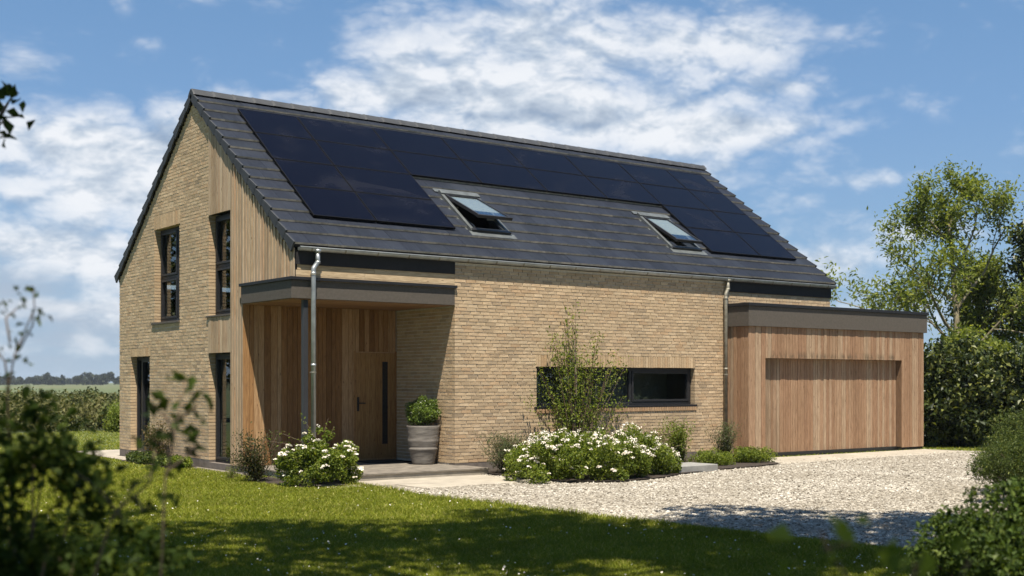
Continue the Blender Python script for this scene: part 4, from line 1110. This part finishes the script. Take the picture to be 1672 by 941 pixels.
# clipped yew and nearer hedge, right foreground
p = at(7.35, 17.2); shrub('yew_bush', 'rounded dark yew bush at the right edge of the drive', 'shrub', (p[0], p[1], GZ), (.75, .75, .5), .50, M['yew'], 30000, .045, 111, m=90, rr=(.12, .24), aspect=.28)
p = at(7.9, 18.6); shrub('yew_bush', 'taller yew bush behind the rounded one', 'shrub', (p[0], p[1], GZ), (.85, .8, .62), .62, M['yew'], 30000, .045, 112, m=90, rr=(.12, .26), aspect=.28)
p = at(3.47, 8.6); shrub('hedge_bush', 'green leafy bush in the near right corner', 'shrub', (p[0], p[1], GZ), (.62, .6, .45), .50, M['hedge_leaf'], 14000, .05, 113, m=70, rr=(.1, .2), aspect=.55)
p = at(2.75, 7.2); shrub('hedge_bush', 'low blurred bush at the bottom right of the photo', 'shrub', (p[0], p[1], GZ), (.7, .5, .2), .2, M['hedge_leaf'], 7000, .05, 114, m=60, rr=(.08, .16), aspect=.55)

# ------------------------------------------------------------------ LEFT FOREGROUND
p = at(-1.98, 4.9); base = (p[0], p[1], GZ)
rng = np.random.default_rng(121)
tf, C, r_ = shrub('garden_bush', 'dark leafy bush close to the camera at the left edge', 'shrub', base, (.62, .5, .84), .72, M['bush_leaf'], 6500, .052, 121, m=84, rr=(.07, .19), nst=26, aspect=.6, shell=.1)
def sprig(name, label, right, depth, z0, pts, leaves, lsize, mat, seed, r=.005):
    """a thin stem through (right, z) points at one depth with leaf tufts"""
    rng = np.random.default_rng(seed); b = at(right, depth, z0); t = thing(name, label, 'plant', b)
    mb = MB(); L_ = []
    for path in pts:
        P = [at(a, depth+rng.normal(0, .06), z) for a, z in path]; mb.tube(P, [r*(1-.6*i/len(P)) for i in range(len(P))], 6); L_.append(P)
    P = np.array([at(a, depth+rng.normal(0, .05), z) for a, z, k in leaves for _ in range(k)]); P += rng.normal(0, lsize*.42, P.shape)
    V, Fc = leaf_mesh(P, lsize, rng, aspect=.6, up=.3, fold=.3); np_obj('leaves', V, Fc, mat, t); mb.build('stems', M['stem'], t, smooth=True)
    return t
def px2(u, v, d): return ((u-836)/F*d, CAM[2]-(v-YH)/F*d)
d = 5.0; q = lambda *a: [px2(u, v, d) for u, v in a]
sprig('tall_sprig', 'tall thin sprig sticking up out of the left bush', px2(10, 900, d)[0], d, GZ,
      [q((10, 1150), (5, 800), (18, 640), (28, 580), (38, 500), (45, 470)), q((18, 640), (0, 590), (-15, 560)), q((28, 575), (50, 530), (66, 515)), q((30, 560), (10, 520), (2, 500))],
      [(*px2(u, v, d), k) for u, v, k in ((45, 472, 5), (35, 500, 4), (28, 520, 3), (60, 516, 5), (66, 520, 3), (20, 545, 3), (8, 505, 4), (2, 497, 4), (45, 545, 3), (25, 585, 4), (50, 592, 3), (-2, 575, 4), (12, 610, 5), (38, 565, 3), (30, 480, 3), (5, 640, 6))], .036, M['shade_leaf'], 131)
d = 4.6
sprig('leafy_stem', 'thin stem with broad dark leaves in front of the gable', px2(262, 941, d)[0], d, GZ,
      [q((245, 1130), (262, 930), (282, 780), (290, 690), (296, 620)), q((290, 700), (265, 680), (255, 662)), q((290, 690), (315, 665), (326, 640)), q((284, 760), (262, 730), (250, 715)), q((284, 770), (310, 745), (320, 728))],
      [(*px2(u, v, d), k) for u, v, k in ((303, 612, 3), (290, 625, 2), (322, 640, 3), (328, 645, 2), (262, 662, 3), (272, 668, 2), (312, 668, 3), (322, 672, 2), (258, 700, 4), (270, 715, 4), (306, 700, 4), (318, 728, 4), (300, 735, 3), (262, 738, 3), (285, 760, 3), (275, 815, 4), (250, 725, 2))], .062, M['shade_leaf'], 132)
d = 4.3
sprig('leafy_stem', 'bent brown stem with scattered leaves across the lawn', px2(155, 941, d)[0], d, GZ,
      [q((140, 1130), (155, 935), (190, 850), (222, 800), (240, 770)), q((215, 810), (240, 830), (262, 820)), q((190, 850), (150, 800), (120, 770)), q((200, 830), (235, 790), (230, 740))],
      [(*px2(u, v, d), k) for u, v, k in ((235, 828, 4), (212, 832, 4), (250, 815, 3), (180, 790, 4), (160, 770, 4), (130, 760, 5), (205, 800, 3), (225, 790, 3), (188, 760, 3), (155, 755, 4), (270, 818, 3), (120, 800, 4), (240, 760, 2), (150, 830, 3))], .045, M['shade_leaf'], 133)
d = 3.0
sprig('blurred_sprig', 'blurred pale leaves at the bottom right edge', px2(1500, 1000, d)[0], d, GZ,
      [q((1480, 1500), (1490, 1000), (1500, 920)), q((1490, 1100), (1350, 900), (1330, 865)), q((1490, 1100), (1560, 950), (1570, 910)), q((1350, 900), (1375, 880))],
      [(*px2(u, v, d), k) for u, v, k in ((1328, 862, 2), (1372, 868, 2), (1484, 905, 2), (1556, 925, 2), (1565, 905, 1), (1312, 930, 2), (1510, 935, 2), (1450, 935, 2))], .085, M['rose_leaf'], 134)

# ------------------------------------------------------------------ SHADE TREES standing behind and beside the camera
def shade_tree(name, label, trunk, crown_c, radii, m, nleaf, seed, twig=None):
    rng = np.random.default_rng(seed); t = thing(name, label, 'tree', trunk)
    C = blob_clumps(rng, (0, 0, crown_c[2]), radii, m, (.6, 1.25)); q = C[:, :2].copy()
    C[:, :2] = np.array(crown_c)[:2] + q[:, :1]*RT + q[:, 1:]*FW
    P, d = clump_points(rng, C, nleaf, .3)
    V, Fc = leaf_mesh(P, .21, rng, aspect=.7, up=1.0)
    mb = MB(); b = np.array(trunk, float); top = np.array(crown_c)-np.array([0, 0, radii[2]*.4])
    k = (b+top)*.5; k[:2] = b[:2]*.75+top[:2]*.25; k[2] = top[2]*.55
    mb.tube([b, k, top], [.34, .27, .16], 12)
    for c in C[rng.choice(m, 26, replace=False)]:
        f = rng.uniform(.55, 1); s = k*(1-f)+top*f; mb.tube([s, (s+c[:3])*.5+np.array([0, 0, -.15]), c[:3]], [.10, .06, .02], 6)
    if twig is not None:
        P3 = [np.array(q) for q in twig['path']]; mb.tube(P3, [.03]+[.012]*(len(P3)-2)+[.004], 6)
        for br in twig['side']: mb.tube([np.array(q) for q in br], [.008, .005, .003], 5)
        LP = np.array(twig['leaves']); V2, F2 = leaf_mesh(LP, twig['size'], rng, aspect=.55, up=.2, fold=.25)
        Fc = np.vstack([Fc, F2+len(V)]); V = np.vstack([V, V2])
    np_obj('crown', V, Fc, M['shade_leaf'], t); mb.build('trunk', M['bark'], t, smooth=True); return t
dt = 7.0
tw = lambda u, v, dd=0: at((u-836)/F*dt, dt+dd, CAM[2]-(v-YH)/F*dt)
twig = dict(path=[at(-5.0, 6.2, 6.6), at(-4.3, 6.6, 5.6), tw(-120, 60), tw(-60, 190), tw(-10, 215), tw(3, 185), tw(18, 160)],
            side=[[tw(-10, 215), tw(10, 192), tw(34, 190)], [tw(-30, 205), tw(-5, 225), tw(15, 225)], [tw(-60, 190), tw(-40, 150), tw(-15, 148)]],
            leaves=[tw(u, v, rng.normal(0, .05)) for u, v in ((22, 146), (25, 152), (10, 150), (3, 158), (28, 168), (34, 172), (20, 162), (30, 190), (38, 196), (24, 186), (10, 195), (5, 205), (12, 222), (20, 226), (2, 232), (0, 218), (2, 246), (-8, 240), (4, 140), (-10, 150), (-14, 170), (-20, 200), (-25, 160), (14, 205), (-8, 180))], size=.115)
p = at(-6.2, 4.2); c = at(-4.6, 6.6, 10.2)
shade_tree('shade_tree', 'big tree at the left whose leafy twig hangs into the upper left corner', (p[0], p[1], GZ), c, (5.2, 5.2, 2.6), 80, 21000, 141, twig)
p = at(7.2, 6.2); c = at(3.1, 9.1, 10.6)
shade_tree('shade_tree', 'big tree on the right shading the lawn and driveway edge', (p[0], p[1], GZ), c, (4.9, 3.1, 2.3), 62, 15000, 142)

def reflection_tree(label, x, y, h, seed):  # unseen trees, added so the window panes reflect something dark
    rng = np.random.default_rng(seed); t = thing('reflection_tree', label, 'tree', (x, y, GZ), 'unseen trees added for the window reflections')
    C = blob_clumps(rng, (x, y, h*.52), (h*.34, h*.34, h*.45), 60, (.6, 1.1), GZ+.2); P, d = clump_points(rng, C, 7000, .5)
    V, Fc = leaf_mesh(P, .3, rng, aspect=.7, up=.8); np_obj('crown', V, Fc, M['dark_leaf'], t)
    MB().tube([(x, y, GZ), (x+.1, y, h*.4), (x, y+.1, h*.75)], [.2, .15, .05], 8).build('trunk', M['bark'], t, smooth=True)
for i, (lab, x, y, h) in enumerate((('dense unseen tree added far to the left to darken the gable panes', -11.5, 34, 10.5), ('wide unseen tree added at the left to darken the gable panes', -15.5, 29, 9), ('unseen tree added beyond the driveway for the long window reflection', 24, -19.5, 7), ('dark unseen tree added across the driveway for the long window reflection', 29.5, -20, 8.5), ('smallest unseen tree added for the long window reflection', 20, -22, 6.5), ('farthest unseen tree added for the long window reflection', 34.5, -26, 9))):
    reflection_tree(lab, x, y, h, 160+i)

p = at(-.6, -6.0); c = at(-.6, -3.0, 9.2)  # unseen tree, added to block sky light over the foreground
shade_tree('shade_tree', 'big unseen tree added behind the viewpoint to darken the foreground', (p[0], p[1], GZ), c, (6.0, 4.6, 2.6), 80, 15000, 143)
# ------------------------------------------------------------------ DISTANCE
rng = np.random.default_rng(151)
Cs = []
for i in range(1900):
    d_ = rng.uniform(42.5, 66); r_ = rng.uniform(-26, -3)
    hgt = .66+.42*rng.random()**2+.12*sin(r_*.9)+.10*sin(r_*2.3+d_*.4)
    p = at(r_, d_); Cs.append((p[0], p[1], GZ+hgt*rng.uniform(.15, 1), rng.uniform(.3, .52)))
P, d_ = clump_points(rng, np.array(Cs), 120000, .5); P = P[P[:, 2] > GZ]
V, Fc = leaf_mesh(P, .17, rng, aspect=.6, up=.6)
tag(np_obj('scrub', V, Fc, M['scrub']), 'band of mixed green scrub at the far edge of the lawn', 'scrub', kind='stuff')
p = at(-13.3, 42.0); shrub('lime_bush', 'yellow green bush at the lawn edge just left of the house', 'shrub', (p[0], p[1], GZ), (.7, .7, .5), .5, M['lime_leaf'], 3500, .09, 152, m=40, rr=(.2, .35))
Cs = []
for i in range(1500):
    d_ = rng.uniform(640, 820); r_ = rng.uniform(-330, 330)
    hgt = 3.9+1.1*sin(r_*.05)+.8*sin(r_*.17+1)+1.3*rng.random()
    p = at(r_, d_); Cs.append((p[0], p[1], hgt*rng.uniform(.15, .85), rng.uniform(1.1, 2.3)))
P, d_ = clump_points(rng, np.array(Cs), 70000, .6); V, Fc = leaf_mesh(P, 1.5, rng, aspect=.8, up=.8)
tag(np_obj('woodland', V, Fc, M['wood_far']), 'line of distant dark woodland along the horizon', 'woodland', kind='stuff')

GROUPS = {'hedge_shrub': 'evergreen shrubs of the hedge beside the garage', 'low_shrub': 'low shrubs in the planting bed', 'yew_bush': 'yew bushes beside the drive', 'hedge_bush': 'bushes in the near right corner', 'leafy_stem': 'leafy stems close to the camera', 'shade_tree': 'trees shading the lawn', 'flowering_shrub': 'white flowering shrubs', 'ground_cover': 'low plants along the gable'}
for o in COL.objects:
    k = o.name.split('.')[0]
    if o.parent is None and k in GROUPS: o['group'] = GROUPS[k]

hz = NT('haze_air'); hz.n.remove(hz.p)
pv = hz.node('ShaderNodeVolumePrincipled'); pv.inputs['Color'].default_value = (.80, .88, 1.0, 1); pv.inputs['Density'].default_value = .0002; pv.inputs['Anisotropy'].default_value = .2
hz.ln(pv.outputs[0], hz.out.inputs['Volume'])
tag(MB().box(-2100, 2100, -2100, 2100, GZ-1.2, 16).build('haze', hz.mat), 'thin pale air between the garden and the horizon', 'haze', kind='stuff')

# ------------------------------------------------------------------ LIGHT, SKY
sd = Vector(SUN).normalized()
el = math.asin(-sd.z); az = atan2(-sd.y, -sd.x)      # direction towards the sun
sun = bpy.data.objects.new('sun', bpy.data.lights.new('sun', 'SUN')); COL.objects.link(sun)
sun.data.energy = 5.0; sun.data.angle = rad(.53); sun.data.color = (1, .92, .79)
sun.rotation_euler = sd.to_track_quat('-Z', 'Y').to_euler(); sun.location = (0, 0, 30)
world = bpy.data.worlds.new('World'); sc.world = world; world.use_nodes = True
wt = world.node_tree; nd = wt.nodes; lk = wt.links
bg = nd['Background']
class WT(NT):
    def __init__(s): s.t = wt; s.n = nd; s.l = lk
w_ = WT()
sky = w_.node('ShaderNodeTexSky'); sky.sky_type = 'NISHITA'; sky.sun_disc = False; sky.sun_elevation = el; sky.sun_rotation = pi/2-az
sky.altitude = 100; sky.air_density = 1.0; sky.dust_density = .3; sky.ozone_density = 3.0
tc = w_.node('ShaderNodeTexCoord'); dirv = tc.outputs['Generated']
sep = w_.node('ShaderNodeSeparateXYZ'); lk.new(dirv, sep.inputs[0])
X_, Y_, Z_ = sep.outputs
AZ = w_.math('MULTIPLY', w_.math('ARCTAN2', Y_, X_), 180/pi); EL = w_.math('MULTIPLY', w_.math('ARCSINE', Z_), 180/pi)
def gauss(a0, e0, sa, se):
    u = w_.math('DIVIDE', w_.math('SUBTRACT', AZ, a0), sa); v = w_.math('DIVIDE', w_.math('SUBTRACT', EL, e0), se)
    r2 = w_.math('ADD', w_.math('MULTIPLY', u, u), w_.math('MULTIPLY', v, v))
    return w_.math('POWER', 2.71828, w_.math('MULTIPLY', r2, -1))
BL = [  # az, el, width az, width el, weight   (where the cloud banks hang in the sky)
    (50.5, 15.6, 8.5, 2.0, .34), (54.0, 12.7, 7.0, 1.9, .28), (46.5, 12.0, 6.5, 1.7, .30), (42.5, 15.2, 4.0, 1.0, .20), (42.5, 11.4, 4.5, .7, .26), (44.5, 9.6, 3.5, .7, .18), (63.5, 16.8, 3.5, .6, .14), (65.0, 12.6, 3.5, .9, .20), (60.0, 13.2, 3.0, .8, .16),
    (73.6, 10.4, 4.0, 1.7, .40), (68.8, 10.2, 3.6, 1.4, .36), (71.0, 8.2, 5.5, .9, .32), (74.5, 13.4, 2.5, .6, .14),
    (74.3, 6.0, 3.0, 1.1, .42), (70.0, 5.2, 3.4, .9, .32), (72.0, 3.2, 7.0, .7, .24), (71.0, 1.5, 7.0, .6, .2),
    (40.2, 13.2, 2.2, .5, .18), (40.3, 10.5, 1.5, .4, .14), (36.5, 9.0, 3.0, .45, .20), (38.8, 5.4, 2.4, .8, .34), (40.5, 8.0, 1.6, .5, .14), (34.5, 6.6, 2.5, .8, .22), (36.0, 3.0, 6.0, 1.3, .24), (110., 10, 30, 8, .2), (0., 12, 25, 9, .2)]
acc = None
for a0, e0, sa, se, wgt in BL:
    g = w_.math('MULTIPLY', gauss(a0, e0, sa, se), wgt); acc = g if acc is None else w_.math('ADD', acc, g)
cl = w_.mapping(dirv, (1, 1, 1.9))
wp = w_.node('ShaderNodeTexNoise'); wp.inputs['Scale'].default_value = 7; wp.inputs['Detail'].default_value = 3; lk.new(cl, wp.inputs['Vector'])
wv = w_.vmath('SCALE', w_.vmath('SUBTRACT', wp.outputs['Color'], (.5, .5, .5)), (0, 0, 0)); wv.node.inputs['Scale'].default_value = .05
cl = w_.vmath('ADD', cl, wv)
def cloud(v):
    a = w_.noise(v, 6.5, 3, .5); b = w_.noise(v, 21, 12, .63)
    p1 = w_.math('ABSOLUTE', w_.math('SUBTRACT', w_.noise(v, 15, 1, .5), .5)); p2 = w_.math('ABSOLUTE', w_.math('SUBTRACT', w_.noise(v, 34, 2, .5), .5)); p3 = w_.math('ABSOLUTE', w_.math('SUBTRACT', w_.noise(v, 80, 2, .5), .5))
    puff = w_.math('ADD', w_.math('ADD', w_.math('MULTIPLY', p1, 1.3), w_.math('MULTIPLY', p2, .65)), w_.math('MULTIPLY', p3, .32))
    c = w_.math('ADD', w_.math('MULTIPLY', w_.math('SUBTRACT', a, .5), .75), w_.math('MULTIPLY', w_.math('SUBTRACT', b, .5), .46))
    return w_.math('ADD', c, w_.math('MULTIPLY', w_.math('SUBTRACT', puff, .20), .72))
n1 = cloud(cl); n2 = cloud(w_.vmath('ADD', cl, (-.004, -.006, .022)))
den = w_.math('ADD', n1, w_.math('MULTIPLY', acc, 1.45))
mask = w_.ramp(den, [(.12, 0), (.26, .32), (.42, .74), (.62, .96)], 'B_SPLINE')
lit = w_.math('ADD', w_.math('MULTIPLY', w_.math('SUBTRACT', n1, n2), 1.9), w_.math('MULTIPLY', w_.math('SUBTRACT', .46, den), .55))
ccol = w_.ramp(w_.math('ADD', lit, .56), [(.08, (2.4, 2.95, 3.75)), (.42, (4.1, 4.6, 5.25)), (.70, (6.2, 6.35, 6.6))])
# stratus grey towards the horizon
skyt = w_.mix(1.0, sky.outputs[0], (.62, .74, .86), 'MULTIPLY')
hazec = w_.ramp(w_.math('DIVIDE', EL, 17), [(0, (2.6, 3.5, 4.5)), (.3, (2.0, 3.15, 4.6)), (.7, (1.45, 2.6, 4.35)), (1, (1.2, 2.3, 4.0))])
skyc = w_.mix(w_.ramp(w_.math('DIVIDE', EL, 60), [(0, .92), (.28, .8), (1, .2)]), skyt, hazec)
st_n = w_.noise(w_.mapping(dirv, (1, 1, 6)), 7, 6, .55, .3)
st_m = w_.math('MULTIPLY', w_.ramp(st_n, [(.40, .25), (.62, .95)]), gauss(74., 3.0, 15., 2.6))
skyc = w_.mix(w_.math('MINIMUM', st_m, .85), skyc, (3.0, 3.55, 4.3))
fin = w_.mix(mask, skyc, ccol)
lk.new(fin, bg.inputs[0]); bg.inputs[1].default_value = .075

# ------------------------------------------------------------------ CAMERA
cam = bpy.data.objects.new('camera', bpy.data.cameras.new('camera')); COL.objects.link(cam); sc.camera = cam
cam.location = CAM; cam.rotation_euler = (pi/2, 0, YAW-pi/2)
cam.data.sensor_width = 36; cam.data.lens = F/1672*36; cam.data.shift_y = (YH-470.5)/1672
cam.data.clip_start = .1; cam.data.clip_end = 20000
cam.data.dof.use_dof = True; cam.data.dof.focus_distance = 22; cam.data.dof.aperture_fstop = 1.7

sc.render.engine = 'CYCLES'
sc.cycles.max_bounces = 8; sc.cycles.transparent_max_bounces = 12; sc.cycles.use_denoising = True
sc.view_settings.view_transform = 'Standard'; sc.view_settings.look = 'None'; sc.view_settings.gamma = 1
sc.view_settings.exposure = .98
sc.render.resolution_x, sc.render.resolution_y = 1024, 576
